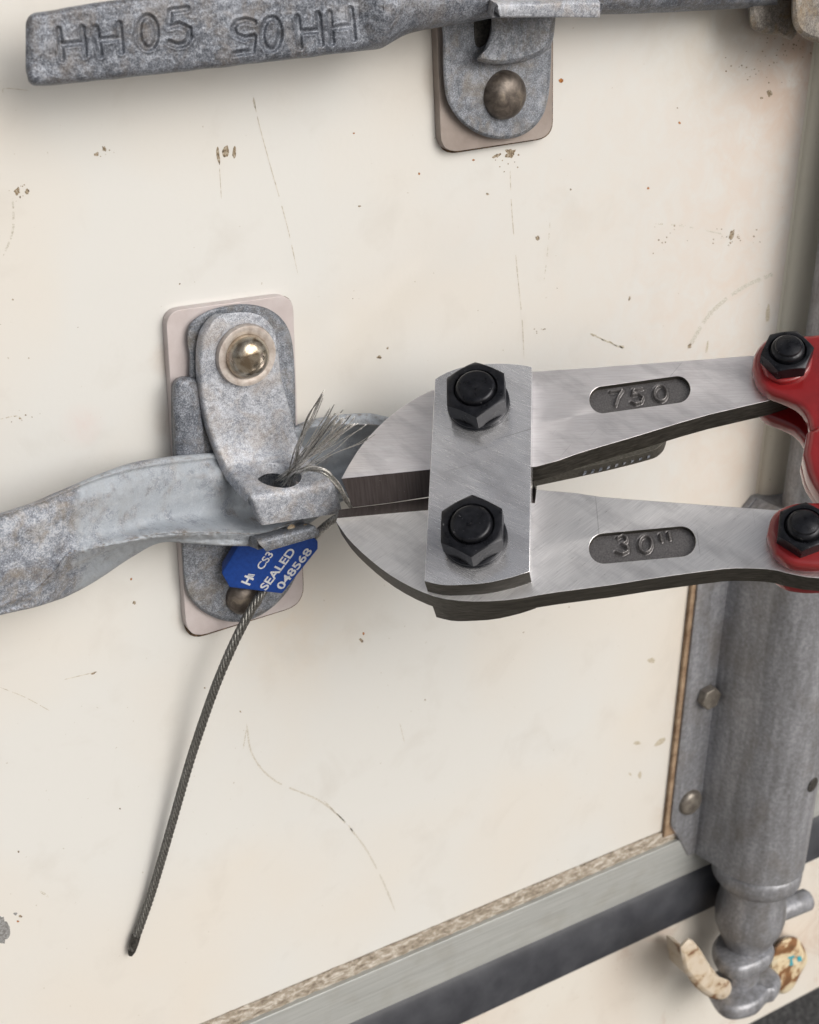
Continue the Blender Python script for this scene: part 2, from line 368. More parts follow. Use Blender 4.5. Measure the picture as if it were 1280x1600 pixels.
M['alu'] = g.set(color=g.mix(g.math('MULTIPLY', g.ramp(b, [(.5, 0.), (.7, 1.)]), .3), g.ramp(a, [(.35, (.36, .37, .36)), (.65, (.45, .46, .445))]), (.30, .28, .24)), metal=.3, rough=.5); g.bump([(a, .1, .0003)])
g = NB('grimy_sealant'); a = g.noise(1., 6, .72, .4, None, (160, 200, 420)); M['sealant'] = g.set(color=g.ramp(a, [(.34, (.14, .11, .08)), (.45, (.28, .235, .18)), (.53, (.38, .33, .27)), (.63, (.60, .56, .50))]), rough=.8); g.bump([(a, .5, .0015)])
g = NB('brown_gasket'); a = g.noise(120, 4, .7); M['gasket'] = g.set(color=g.ramp(a, [(.35, (.17, .10, .055)), (.65, (.36, .26, .17))]), rough=.7)
g = NB('asphalt'); a = g.noise(160, 4, .8); b = g.noise(3, 3); M['asphalt'] = g.set(color=g.ramp(a, [(.4, (.035, .034, .034)), (.55, (.10, .097, .095)), (.68, (.30, .29, .28))]), rough=.9); g.bump([(a, .8, .008)])
g = NB('bounce_concrete'); M['bounce'] = g.set(color=g.ramp(g.noise(8, 6, .7), [(.35, (.33, .31, .28)), (.65, (.43, .40, .36))]), rough=.9)
g = NB('rusty_cream_casting'); a = g.noise(48, 5, .65, .6); M['keeper'] = g.set(color=g.ramp(a, [(.40, (.70, .62, .45)), (.52, (.62, .50, .32)), (.56, (.24, .11, .04)), (.7, (.09, .045, .02))]), rough=.5); g.bump([(a, .4, .002)])
g = NB('teal_print'); M['teal'] = g.set(color=(.04, .34, .42), rough=.5)
g = NB('cream_casting'); a = g.noise(70, 5, .65, .6); M['hook'] = g.set(color=g.ramp(a, [(.45, (.58, .50, .40)), (.56, (.50, .40, .28)), (.63, (.20, .10, .05))]), rough=.45); g.bump([(a, .3, .001)])
g = NB('grime_and_shade'); M['grime_shade'] = g.set(color=g.ramp(g.noise(400, 4, .7), [(.4, (.06, .04, .025)), (.65, (.20, .13, .08))]), rough=.85)

# ================================================================== STRUCTURE
zb = P(700, 1443, 0)[2]                 # bottom edge of the painted panel
z1 = P(760, 1465, 0)[2] - .004
def zline(px, py, d=0): return P(px, py, d)[2]
z_seal = zline(700, 1458); z_rail = zline(800, 1484, 0); z_rail2 = zline(840, 1432+20)
z_panel = zline(684.5, 1446); z_alu_top = zline(700, 1459); z_alu_mid = zline(738, 1476)
z_alu_bot = zline(810, 1478); z_rub_bot = zline(922, 1505); z_sill_bot = zline(1226, 1575)
door = thing('cargo_door', 'cream painted cargo door panel with chips and scratches behind all the hardware', 'door', DOOR0)
def door_panel():
    x0, x1, zt = -.55, 1.2, 2.4
    return box((x0, 0, z_panel), (x1, .04, zt))
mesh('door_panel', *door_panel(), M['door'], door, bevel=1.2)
# grimy sealant bead along the bottom, wavering top edge
xs = np.linspace(-.55, 1.2, 700); rings = []
for x in xs:
    w1 = mnoise.noise(Vector((x * 60, 0, 3))) * .0014 + mnoise.noise(Vector((x * 260, 5, 3))) * .0012
    w2 = mnoise.noise(Vector((x * 90, 9, 1))) * .0010
    b_ = .0012 + .0008 * mnoise.noise(Vector((x * 180, 2, 8)))
    zt = z_panel + .0006 + w1; z0 = z_alu_top - .0004 + w2 * .4
    rings.append([(x, .004, zt), (x, -b_ * .5, zt - .0004), (x, -b_ * 1.5, (zt + z0) / 2 + w2), (x, -b_, z0), (x, .004, z0)])
mesh('sealant_bead', *loft(rings), M['sealant'], door, smooth=60)
rail = box((-.55, -.0042, z_alu_mid + .0009), (1.2, .03, z_alu_top - .0002)); rail2 = box((-.55, -.0025, z_alu_bot), (1.2, .03, z_alu_mid - .0002))
mesh('bottom_rail', *cat(rail, rail2), M['alu'], door, bevel=.5)
mesh('rubber_gasket', *loft([[(x, .03, z_alu_bot - .0003), (x, -.001, z_alu_bot - .0003), (x, -.004, z_alu_bot - .004), (x, -.0045, (z_alu_bot + z_rub_bot) / 2), (x, -.003, z_rub_bot + .003), (x, .03, z_rub_bot)] for x in (-.55, 1.2)]), M['rubber'], door, smooth=50)
tq = P(1250, 480, 0)
trs = []
for z in (z_alu_top + .001, 2.4):
    trs.append([(tq[0] + x, -y, z) for x, y in [(-.017, -.001), (-.017, .0003)] + [(.0 + .0155 * math.cos(a), .0075 * math.sin(a) + .0006) for a in np.linspace(math.pi, 0, 22)] + [(.017, .0003), (.017, -.001)]])
mesh('edge_trim', *loft(trs), M['trim'], door, smooth=60)
sill = thing('door_sill', 'cream painted sill beam below the black rubber gasket, rust stained near the lock', 'sill', (P(900, 1580, 0)[0], 0, z_sill_bot))
mesh('sill_beam', *box((-.55, .001, z_sill_bot), (1.2, .14, z_rub_bot - .0006)), M['sill'], sill, bevel=2)
gr = mesh('ground', [(-60, -60, 0), (60, -60, 0), (60, 60, 0), (-60, 60, 0)], [(0, 1, 2, 3)], M['asphalt']); gr['kind'] = 'structure'
yd = mesh('bounce_yard', [(-60, -60, .004), (60, -60, .004), (60, -.35, .004), (-60, -.35, .004)], [(0, 1, 2, 3)], M['bounce']); yd['kind'] = 'structure'  # unseen pale ground sheet, added to bounce fill light onto the door

# ------------------------------------------------------------------ marks on the door
def blob(px, py, rx, ry, rot=0., jag=.35, n=14, d=.07):
    L = []; ph = random.random() * 9
    for a in np.linspace(0, 2 * math.pi, n, endpoint=False):
        k = 1 + jag * mnoise.noise(Vector((math.cos(a) * 1.6 + ph, math.sin(a) * 1.6, px * .1))) * 1.6 + random.uniform(-jag, jag) * .4
        x, y = rx * k * math.cos(a), ry * k * math.sin(a); c_, s_ = math.cos(rot), math.sin(rot)
        L.append(P(px + x * c_ - y * s_, py + x * s_ + y * c_, d))
    c0 = P(px, py, d); base = len(L)
    low = [p + np.array([0, .0002, 0]) for p in L]
    V = L + low + [c0]; Fc = [(i, (i + 1) % base, 2 * base) for i in range(base)] + [(i, i + base, (i + 1) % base + base, (i + 1) % base) for i in range(base)]
    return V, Fc
def streak(pts, wpx, d=.06, gap=0.0, n=60):
    pa = catmull([np.array(p, float) for p in pts], n); ms = []; run = []
    ph = random.random() * 50
    def flush():
        nonlocal run
        if len(run) > 2:
            V = []; Fc = []
            for i, (a, b) in enumerate(run):
                V += [P(*a, d), P(*b, d)]
                if i: Fc.append((2 * i - 2, 2 * i - 1, 2 * i + 1, 2 * i))
            ms.append((V, Fc))
        run = []
    for i in range(n):
        t = pa[min(i + 1, n - 1)] - pa[max(i - 1, 0)]; t /= np.linalg.norm(t) + 1e-9; nn = np.array([-t[1], t[0]])
        k = .5 + .5 * mnoise.noise(Vector((i * .37 + ph, 1, 1)))
        if mnoise.noise(Vector((i * .21 + ph, 7, 2))) < gap - .5: flush(); continue
        ww = wpx * (.35 + .9 * k) * min(1, i / 6 + .15, (n - 1 - i) / 6 + .15) * .5
        run.append((pa[i] + nn * ww, pa[i] - nn * ww))
    flush(); return cat(*ms) if ms else ([], [])
chips = [blob(151, 241, 4, 3), blob(163, 233, 3, 4), blob(353, 237, 5.5, 9, .1, .2), blob(366, 238, 3, 9, .05, .2), blob(341, 242, 2.5, 13, -.1, .3),
         blob(27, 299, 5, 6), blob(42, 299, 3, 4), blob(798, 239, 9, 7, .2, .5, 20), blob(777, 243, 7, 3, -.5, .4), blob(840, 372, 3, 4), blob(1203, 146, 4, 5), blob(1190, 153, 2, 2),
         blob(1143, 367, 3, 9, .4), blob(593, 558, 3.5, 3), blob(606, 544, 2, 2), blob(984, 466, 1.5, 4, .3), blob(20, 468, 1.5, 1.5), blob(1078, 541, 3, 4),
         blob(565, 1001, 3.5, 2.5, .8), blob(210, 942, 2.5, 2.5), blob(146, 1052, 5, 1.3, -.4), blob(32, 1432, 3, 2), blob(562, 322, 2, 1.3), blob(762, 303, 2.5, 2), blob(700, 176, 2, 2), blob(892, 296, 1.5, 1.5), blob(320, 1075, 1.6, 1.2), blob(29, 1331, 1.4, 1.8)]
for _ in range(30):
    q = (random.uniform(5, 1180), random.uniform(130, 1400)); rr = random.choice([.6, .7, .9, 1.2])
    chips.append(blob(q[0], q[1], rr, rr * random.uniform(.7, 1.6), random.random() * 3, .3, 7))
for (cx, cy, n_, sp) in ((30, 300, 8, 22), (160, 240, 6, 20), (790, 255, 10, 26), (1140, 372, 22, 40), (1050, 366, 12, 40), (1180, 110, 22, 45), (1235, 70, 30, 40), (30, 650, 7, 20), (848, 518, 6, 12)):
    for _ in range(n_):
        rr = random.uniform(.5, 1.5); chips.append(blob(cx + random.gauss(0, sp * .5), cy + random.gauss(0, sp * .3), rr, rr * random.uniform(.6, 1.3), random.random() * 3, .3, 7))
o = mesh('paint_chips', *cat(*chips), M['chip'], door); o['kind'] = 'stuff'
o = mesh('rust_spots', *cat(blob(877, 126, 3.5, 3.5, 0, .2), blob(553, 208, 1.5, 1.5), blob(1013, 294, 2, 2), blob(568, 990, 1.5, 2.5), blob(205, 905, 1.8, 1.8), blob(1062, 192, 2, 2), blob(740, 250, 2, 1.5), blob(28, 1440, 2, 1.6), blob(655, 271, 1.5, 2)), M['rust'], door); o['kind'] = 'stuff'
o = mesh('bare_metal_chip', *cat(blob(2, 1455, 15, 22, .1, .35, 30), blob(24, 1428, 3, 2)), M['chip_grey'], door, label='large grey paint chip at the left edge')
o = mesh('olive_smudges', *cat(blob(1018, 1032, 6, 4), blob(996, 1161, 6, 3, .1), blob(1033, 1158, 11, 4, -.6), blob(1000, 1211, 3, 5), blob(1200, 490, 3, 14, .1, .2), blob(1105, 543, 1.5, 9, .15), blob(985, 1210, 2, 2), blob(540, 668, 2, 2),
                                *[blob(925 + i * 3.1 + random.gauss(0, .6), 523 + i * 1.35 + random.gauss(0, .8), 2.6, 1.1, .4) for i in range(16)], blob(972, 542, 4, 2.5, .4)), M['smudge'], door); o['kind'] = 'stuff'
o = mesh('scratches', *cat(streak([(797, 262), (800, 330), (808, 420), (816, 500), (819, 560)], 1.6, gap=.25), streak([(397, 156), (404, 190), (420, 250), (448, 350), (466, 430)], 1.5, gap=.12), streak([(396, 152), (399, 170)], 4, n=20),
                             streak([(505, 1250), (540, 1285), (552, 1300)], 2.0, gap=.4), streak([(0, 1074), (40, 1090), (80, 1112)], 1.4, gap=.3), streak([(343, 262), (346, 310)], 1.2), streak([(0, 655), (25, 650), (35, 656)], 2, gap=.3), streak([(4, 145), (8, 138), (44, 141)], 1.6), streak([(100, 1062), (150, 1050)], 1.5)), M['scratch'], door); o['kind'] = 'stuff'
o = mesh('scuffs', *cat(streak([(385, 1130), (395, 1180), (430, 1220), (505, 1255), (560, 1310), (595, 1370), (618, 1425)], 3.4, gap=.12, n=120), streak([(20, 310), (20, 360), (5, 400)], 4, gap=.3), streak([(1075, 545), (1110, 490), (1160, 450), (1215, 425)], 7, gap=.2, n=90),
                          streak([(860, 345), (855, 400), (850, 440)], 2, gap=.4), streak([(1000, 350), (1060, 352), (1150, 370)], 2.5, gap=.5), streak([(62, 1392), (76, 1402)], 5, n=20), streak([(385, 1140), (380, 1170)], 2), streak([(625, 1130), (632, 1160)], 1.5)), M['scuff'], door); o['kind'] = 'stuff'

# ================================================================== BRACKETS
YV = np.array([0, -1., 0])              # outward from the door
def dpoly(pts, d): return [P(x, y, d) for x, y in pts]
def dslab(pts, d, th): return slab(dpoly(pts, d), -YV * th * .001)
def dome_parts(parent, px, py, d, rw, rd, hgt, mw, md, wh=2.0):
    o_ = P(px, py, d)
    if rw:
        wsh = mesh('washer', *lathe([(rw - .3, 0), (rw, .5), (rw - .6, wh - .3), (rw - 2.2, wh), (rd + .3, wh * .7), (rd - 1, wh * .5)], o_, YV, 56), mw, parent, smooth=50)
    pr = [(rd, 0)] + [(rd * math.cos(a) ** .8, .5 + hgt * math.sin(a)) for a in np.linspace(0, math.pi / 2, 14)]
    return mesh('rivet_head', *lathe(pr, o_ + YV * (wh * .0005 if rw else 0), YV, 48), md, parent, smooth=60)

# ---- lower bracket
br = thing('handle_bracket', 'galvanised handle bracket with swinging hasp over the lower handle, blue seal hanging from it', 'bracket', P(370, 980, 0), group='door handle brackets')
bp = round_poly([(259, 487), (458, 460), (475, 944), (292, 1000)], [26, 26, 30, 34])
mesh('backing_plate', *dslab(bp, 5.4, 5.2), M['plate'], br, bevel=2.2, seg=4)
mesh('grime_shade_line', *dslab(round_poly([(256, 488), (457, 458.5), (475.5, 944), (289, 1003)], [26, 26, 30, 34]), .5, .4), M['grime_shade'], br)  # dark edge line: contact grime with the plate's shade painted in
hub = catmull([(296, 560), (292, 530), (298, 505), (322, 487), (352, 478), (385, 475), (418, 482), (442, 500), (455, 527), (460, 570), (462, 640), (463, 760), (468, 840), (468, 880), (455, 915), (430, 945), (400, 965), (370, 972), (335, 965), (305, 945), (289, 915), (284, 850), (282, 780), (292, 640)], 150, True)
def rounded_slab(pts, d, th, r=1.5):
    c = np.mean(pts, axis=0); rings = []
    for (ins, dd) in ((0, d - th), (0, d - r), (.3, d - r * .4), (1., d - .0)):
        rings.append([P(*(np.asarray(p) + (c - np.asarray(p)) / (np.linalg.norm(c - np.asarray(p)) + 1e-9) * ins * r * 3.2), dd) for p in pts])
    vs, fs = loft(rings, cap=False)
    n = len(pts); k = len(rings)
    v2, f2 = fill([rings[-1]])
    b = len(vs); return cat((vs, fs), (v2, f2))
mesh('hub_plate', *rounded_slab(hub, 9.5, 6), M['galv'], br, smooth=45)
# curled left flange of the hub
rg = []
for (y, x0, x1, dd) in ((588, 284, 296, 9), (591, 278, 304, 13), (598, 273, 309, 15), (612, 271, 311, 15.5), (650, 271, 315, 16), (700, 273, 320, 16), (760, 276, 324, 16), (800, 279, 326, 16)):
    rg.append([P(x0, y, 4), P(x0 - 1, y, dd * .6), P(x0 + 3, y, dd * .9), P((x0 + x1) / 2, y, dd), P(x1 - 2, y, dd * .9), P(x1, y, dd * .6), P(x1, y, 5)])
rg = np.array([catmull(r_, 28, True) for r_ in rg]); rg = np.swapaxes(np.array([catmull(rg[:, j], 30) for j in range(28)]), 0, 1)
mesh('side_flange', *loft(rg), M['galv_dark'], br, smooth=60)
# hasp: bent plate
ST = [(368, 488, 392, 488, 16), (344, 492, 411, 495, 16.5), (324, 513, 428, 513, 17), (314, 545, 436, 543, 17), (314, 600, 441, 592, 17), (321, 650, 452, 632, 17.3), (334, 690, 465, 678, 18.5),
      (346, 717, 478, 703, 21), (355, 733, 487, 716, 24), (367, 748, 499, 729, 31), (380, 762, 512, 740, 39), (389, 772, 521, 749, 44), (395, 783, 526, 759, 46), (401, 799, 530, 776, 46.3), (406, 813, 534, 792, 46.3), (409, 821, 536, 801, 46)]
NV, nu = 190, 76
A = catmull([np.array(s, float) for s in ST], NV)
us = np.linspace(0, 1, nu)
G = np.array([[P(a[0] + (a[2] - a[0]) * u, a[1] + (a[3] - a[1]) * u, a[4]) for u in us] for a in A])
Gs = G.copy()
du = np.gradient(Gs, axis=1); dv = np.gradient(Gs, axis=0); Nn = np.cross(du, dv); Nn /= np.linalg.norm(Nn, axis=2, keepdims=True) + 1e-12
if Nn[60, 38] @ YV < 0: Nn = -Nn
for _ in range(4): Nn[1:-1] = (Nn[:-2] + Nn[1:-1] * 2 + Nn[2:]) / 4
Nn /= np.linalg.norm(Nn, axis=2, keepdims=True)
TH = .0052
edge = np.minimum(np.arange(nu), np.arange(nu)[::-1]); drop = np.where(edge == 0, .0011, np.where(edge == 1, .00035, np.where(edge == 2, .0001, 0)))
Ft = G - Nn * drop[None, :, None]; Bk = G - Nn * TH
ctr = P(435, 740, 34); HR = .0103
vrow = np.linspace(0, len(ST) - 1, NV); rng_ok = (vrow > 6.6) & (vrow < 11.2)
def snap(Q, inside):
    d_ = Q[..., :2] - ctr[:2]; rr2 = np.linalg.norm(d_, axis=-1); k = np.where(inside & (rr2 > 1e-6), HR / np.maximum(rr2, 1e-6), 1)
    Q2 = Q.copy(); Q2[..., :2] = ctr[:2] + d_ * k[..., None]; return Q2
dd_ = np.linalg.norm(G[..., :2] - ctr[:2], axis=-1); ins = (dd_ < HR) & rng_ok[:, None]
V = []; Fc = []
near = ins.copy()
Fs = Ft.copy(); Bs = Bk.copy()
kq = np.where(ins & (dd_ > 1e-6), HR / np.maximum(dd_, 1e-6), 1)[..., None]
Fs[..., :2] = ctr[:2] + (Ft[..., :2] - ctr[:2]) * kq; Bs[..., :2] = np.where(ins[..., None], Fs[..., :2], Bk[..., :2]); 
Bs[..., 2] = np.where(ins, Fs[..., 2] - TH * .95, Bk[..., 2])
V = np.concatenate([Fs.reshape(-1, 3), Bs.reshape(-1, 3)]); NB_ = NV * nu
keep = np.zeros((NV - 1, nu - 1), bool)
for i in range(NV - 1):
    for j in range(nu - 1): keep[i, j] = not (ins[i, j] and ins[i + 1, j] and ins[i, j + 1] and ins[i + 1, j + 1])
idx = lambda i, j: i * nu + j
for i in range(NV - 1):
    for j in range(nu - 1):
        if not keep[i, j]: continue
        Fc.append((idx(i, j), idx(i, j + 1), idx(i + 1, j + 1), idx(i + 1, j))); Fc.append(tuple(q + NB_ for q in (idx(i + 1, j), idx(i + 1, j + 1), idx(i, j + 1), idx(i, j))))
        for (di, dj, p, q) in ((-1, 0, (i, j), (i, j + 1)), (1, 0, (i + 1, j + 1), (i + 1, j)), (0, -1, (i + 1, j), (i, j)), (0, 1, (i, j + 1), (i + 1, j + 1))):
            ii, jj = i + di, j + dj
            if ii < 0 or jj < 0 or ii >= NV - 1 or jj >= nu - 1 or not keep[ii, jj]:
                Fc.append((idx(*q), idx(*p), idx(*p) + NB_, idx(*q) + NB_))
hm = mesh('hasp', V, Fc, M['galv_hasp'], br, smooth=50)
dome_parts(br, 383, 554, 17, 14.2, 10.0, 8.0, M['washer'], M['dome'], 3.0)
dome_parts(br, 381, 930, 9.5, 0, 9.5, 7, None, M['rivet'])
# lower jaw under the handle: shelf with turned-down lip
J = [(345, 830, 440, 813, 9), (362, 832, 455, 814, 18), (384, 836, 474, 816, 30), (400, 842, 488, 820, 42), (404, 848, 494, 824, 45), (408, 853, 498, 830, 45.5), (413, 858, 499, 835, 45.5), (416, 862, 499, 838, 45)]
A = catmull([np.array(s, float) for s in J], 40)
G = np.array([[P(a[0] + (a[2] - a[0]) * u, a[1] + (a[3] - a[1]) * u, a[4]) for u in np.linspace(0, 1, 24)] for a in A])
du = np.gradient(G, axis=1); dv = np.gradient(G, axis=0); Nn = np.cross(du, dv); Nn /= np.linalg.norm(Nn, axis=2, keepdims=True) + 1e-12
if Nn[20, 12] @ YV < 0: Nn = -Nn
mesh('lower_jaw', *loft([list(G[i]) + list((G[i] - Nn[i] * .005)[::-1]) for i in range(40)]), M['galv'], br, smooth=50)
mesh('rust_patch', *cat(*[(lambda p: lathe([(1.2 + random.random(), 0), (.9, .8), (.2, 1.1)], p, YV, 10))(P(450 + i * 4.4 + random.gauss(0, 1), 831 - i * .5 + random.gauss(0, 3), 38.5)) for i in range(7)]), M['chip'], br, smooth=60)

# ---- upper bracket
ub = thing('handle_bracket', 'galvanised handle bracket with brown domed rivet at the top edge, under the stamped handle', 'bracket', P(780, 230, 0), group='door handle brackets')
bp = round_poly([(680, -30), (864, -60), (863, 214), (690, 240)], [10, 10, 26, 30])
mesh('backing_plate', *dslab(bp, 5.0, 4.8), M['plate_dark'], ub, bevel=2.0, seg=4)
mesh('grime_shade_line', *dslab(round_poly([(677, -30), (864.5, -60), (864, 215), (686, 243)], [10, 10, 26, 30]), .5, .4), M['grime_shade'], ub)  # same dark edge line, grime and painted shade together
hub2 = catmull([(693, -30), (692, 60), (693, 120), (700, 160), (722, 192), (755, 212), (790, 217), (822, 208), (846, 184), (857, 150), (861, 100), (862, 40), (862, -40), (780, -40)], 130, True)
mesh('hub_plate', *rounded_slab(hub2, 10, 6), M['galv'], ub, smooth=45)
dome_parts(ub, 787, 148, 10, 0, 11.0, 7.5, None, M['rivet'])
# raised hasp cover with hooked lower left edge
cov = catmull([(768, -20), (768, 20), (766, 50), (757, 76), (746, 90), (752, 97), (790, 101), (830, 92), (860, 72), (868, 30), (868, -20)], 90, True)
mesh('hasp', *rounded_slab(cov, 19, 10, 2.5), M['galv'], ub, smooth=50)
mesh('slot_shade', *dslab(catmull([(744, 20), (742, 60), (748, 74), (760, 66), (766, 45), (766, 15)], 40, True), 10.3, .25), M['tip'], ub)  # flat dark sheet painting the shade inside a slot
shelf = [(775, -12, 862, -14, 20), (790, 2, 886, -2, 30), (806, 6, 925, 4, 40), (826, 20, 938, 9, 44), (827, 29, 938, 24, 44)]
A = catmull([np.array(s, float) for s in ((742, -30, 866, -40, 19), (752, -10, 890, -18, 28), (770, 2, 925, -4, 43), (777, 6, 937, 2, 46), (779, 14, 938, 10, 46.5), (781, 24, 938, 26, 46), (782, 27, 937, 27, 45))], 40)
G = np.array([[P(a[0] + (a[2] - a[0]) * u, a[1] + (a[3] - a[1]) * u, a[4]) for u in np.linspace(0, 1, 24)] for a in A])
du = np.gradient(G, axis=1); dv = np.gradient(G, axis=0); Nn = np.cross(du, dv); Nn /= np.linalg.norm(Nn, axis=2, keepdims=True) + 1e-12
if Nn[30, 12] @ YV < 0: Nn = -Nn
mesh('hasp_lip', *loft([list(G[i]) + list((G[i] - Nn[i] * .006)[::-1]) for i in range(40)]), M['galv_hasp'], ub, smooth=50)

# ================================================================== HANDLES
def seg_dist(px, py, pts):
    best = np.full(px.shape, 1e9)
    for (a, b) in zip(pts[:-1], pts[1:]):
        ax, ay = a; bx, by = b; dx, dy = bx - ax, by - ay; L2 = dx * dx + dy * dy + 1e-9
        t = np.clip(((px - ax) * dx + (py - ay) * dy) / L2, 0, 1)
        best = np.minimum(best, np.hypot(px - ax - t * dx, py - ay - t * dy))
    return best
def ell(cx, cy, rx, ry, rot=0, n=20):
    return [(cx + rx * math.cos(a) * math.cos(rot) - ry * math.sin(a) * math.sin(rot), cy + rx * math.cos(a) * math.sin(rot) + ry * math.sin(a) * math.cos(rot)) for a in np.linspace(0, 2 * math.pi, n + 1)]
HH = [[(92, 46), (97, 92)], [(128, 43), (133, 86)], [(95, 70), (130, 66)], [(150, 43), (157, 86)], [(186, 37), (190, 80)], [(154, 63), (188, 59)],
      ell(231, 50, 14, 25, -.05), [(292, 13), (266, 17), (264, 42), (280, 38), (295, 45), (297, 58), (290, 68), (277, 71), (264, 66)],
      [(366, 84), (394, 80), (397, 57), (382, 60), (368, 54), (364, 43), (371, 34), (384, 31), (397, 35)], ell(424, 53, 14, 25, .05),
      [(465, 27), (469, 74)], [(497, 22), (502, 69)], [(467, 50), (500, 47)], [(515, 20), (519, 67)], [(548, 14), (553, 61)], [(517, 44), (551, 40)]]
uh = thing('door_handle', 'galvanised door handle stamped HH05 with a flat rounded grip, along the top edge', 'handle', P(1150, 0, 10), group='door handles')
# grip as a rounded bar, front face as a dense grid with the stamped characters pressed in
nx, ny = 620, 150
HB = catmull([np.array(q, float) for q in ((40, 24, 122), (60, 19, 134), (200, -3, 121), (400, -20, 99), (560, -37, 80), (592, -42, 76), (606, -44, 70), (640, -40, 52), (690, -36, 42), (740, -30, 34), (800, -26, 26), (1000, -32, 21), (1200, -46, 11))], 400)
tx, tt, tb = HB[:, 0], HB[:, 1], HB[:, 2]
DD = lambda x: np.interp(x, [30, 560, 600, 650, 720, 1000, 1200], [38, 38, 38, 36, 34, 28, 26])
HT = lambda x: np.interp(x, [30, 560, 620, 700, 1200], [9, 10, 14, 15, 14])
xsn = np.concatenate([40 + 4 * np.linspace(0, 1, 6) ** 2 * 3, np.linspace(54, 600, nx), np.linspace(606, 1215, 160)])
rings = []; PXs = []
for x in xsn:
    t_, b_ = np.interp(x, tx, tt), np.interp(x, tx, tb)
    if x < 56:                                   # rounded end
        q = max(0, 1 - (x - 40) / 16); sh = 15 * (1 - math.sqrt(max(0, 1 - q * q))); t_ += sh; b_ -= sh
    t_ += mnoise.noise(Vector((x * .03, 1, 0))) * 1.2; b_ += mnoise.noise(Vector((x * .03, 9, 0))) * 1.0
    d0 = DD(x); th = HT(x); rr = 3.2; row = []
    ys = np.linspace(t_ + 9, b_ - 9, ny)
    bulge = 2.0 * (1 if x > 600 else max(0, (x - 560) / 40)) * 3
    fade = min(1, (x - 40) / 10)
    row += [(x, t_, d0 - 4.6 - th * .2), (x, t_ + 1, d0 - 3.0), (x, t_ + 4, d0 - 1.2 - (1 - fade) * 2)]
    for y in ys:
        u = (y - t_) / (b_ - t_) * 2 - 1
        row.append((x, y, d0 - .35 - (1 - fade) * 2 + bulge * (1 - u * u) - 1.0 * u ** 8))
    row += [(x, b_ - 4, d0 - 1.4 - (1 - fade) * 2), (x, b_ - 1, d0 - 3.4), (x, b_, d0 - 5 - th * .2), (x, b_ - 2, d0 - th), (x, (t_ + b_) / 2, d0 - th), (x, t_ + 3, d0 - th)]
    PXs.append(row)
PXs = np.array(PXs); X, Y, D = PXs[..., 0], PXs[..., 1], PXs[..., 2]
front = np.zeros(X.shape, bool); front[:, 2:ny + 4] = True; front &= X < 600
mn = np.full(X.shape, 1e9)
for s_ in HH: mn = np.minimum(mn, seg_dist(X, Y, s_))
dep = -1.15 / (1 + np.exp((mn - 3.3) * 1.3)) + .28 * np.exp(-((mn - 7.0) / 2.0) ** 2)
wob = np.array([[mnoise.noise(Vector((X[i, j] * .045, Y[i, j] * .045, 2))) * .35 + mnoise.noise(Vector((X[i, j] * .16, Y[i, j] * .16, 5))) * .12 for j in range(X.shape[1])] for i in range(X.shape[0])])
D = D + np.where(front, dep, 0) + np.where(front | (X > 600), wob, 0)
rays = np.stack([X - CC[0], Y - CC[1], np.full(X.shape, F)], -1) @ R.T
W = CAM + rays * ((-D * .001 - CAM[1]) / rays[..., 1])[..., None]
mesh('grip', *loft(W), M['galv_dark'], uh, smooth=70)

lh = thing('door_handle', 'blue grey painted lower door handle clamped by the hasp, curving to the left edge', 'handle', P(1200, 600, 10), group='door handles')
# stations: x, top, under-top ridge, trough top, trough bottom, ridge, bottom, d(top), d(trough), d(ridge), d(bottom)
LS = [(-60, 822, 828, 865, 930, 968, 980, 53, 54, 53, 50), (0, 803, 810, 845, 905, 949, 961, 52, 53.5, 53, 50), (50, 786, 793, 822, 880, 926, 949, 50, 52, 52, 48.5), (82, 772, 780, 805, 860, 898, 938, 48.5, 50.5, 52, 44), (108, 761, 769, 792, 848, 868, 927, 46, 48, 51.5, 35),
      (150, 743, 752, 778, 832, 857, 905, 40, 43, 49, 30), (205, 724, 736, 760, 822, 846, 870, 34, 36, 46, 28), (250, 716, 728, 752, 812, 838, 848, 29, 30, 43, 33), (300, 710, 722, 745, 806, 836, 849, 22, 24, 40, 34),
      (350, 706, 716, 742, 802, 836, 852, 13.5, 19, 37, 33), (410, 696, 706, 735, 790, 836, 850, 11, 7, 34, 32), (470, 662, 674, 702, 765, 812, 826, 13, 6, 32, 29), (520, 650, 664, 688, 742, 780, 792, 22, 12, 28, 25),
      (575, 646, 663, 680, 722, 752, 760, 24, 12, 24, 20), (630, 652, 664, 676, 700, 715, 722, 22, 13, 20, 17), (760, 632, 642, 652, 672, 690, 697, 20, 17, 19, 16), (1000, 602, 612, 620, 640, 655, 662, 22, 20, 22, 18), (1260, 560, 568, 576, 596, 612, 620, 26, 24, 26, 22)]
rg = []
for (x, a, b_, c_, d_, e_, f_, dt, dr, de, db) in LS:
    th = 9
    ring = [(x, a, dt - 5), (x, a + 1.5, dt - 1.5), (x, b_ - 3, dt), (x, b_ + 3, dt - .6), (x, c_, dr + .4), (x, (c_ + d_) / 2, dr), (x, d_, dr + .8), (x, e_ - 7, de - 1), (x, e_ - 2, de), (x, e_ + 2, de - 1.0), (x, (e_ + f_) / 2, (de + db) / 2 - 1), (x, f_, db), (x, f_ - 1, db - 5), (x, (e_ + f_) / 2 - 4, min(de, db) - 9), (x, (c_ + d_) / 2, dr - 8), (x, a + 6, dt - 12)]
    rg.append(ring)
rg = np.array(rg, float)
rg = np.array([catmull(rg[i], 110, True) for i in range(len(rg))]); rg = np.swapaxes(np.array([catmull(rg[:, j], 330) for j in range(110)]), 0, 1)
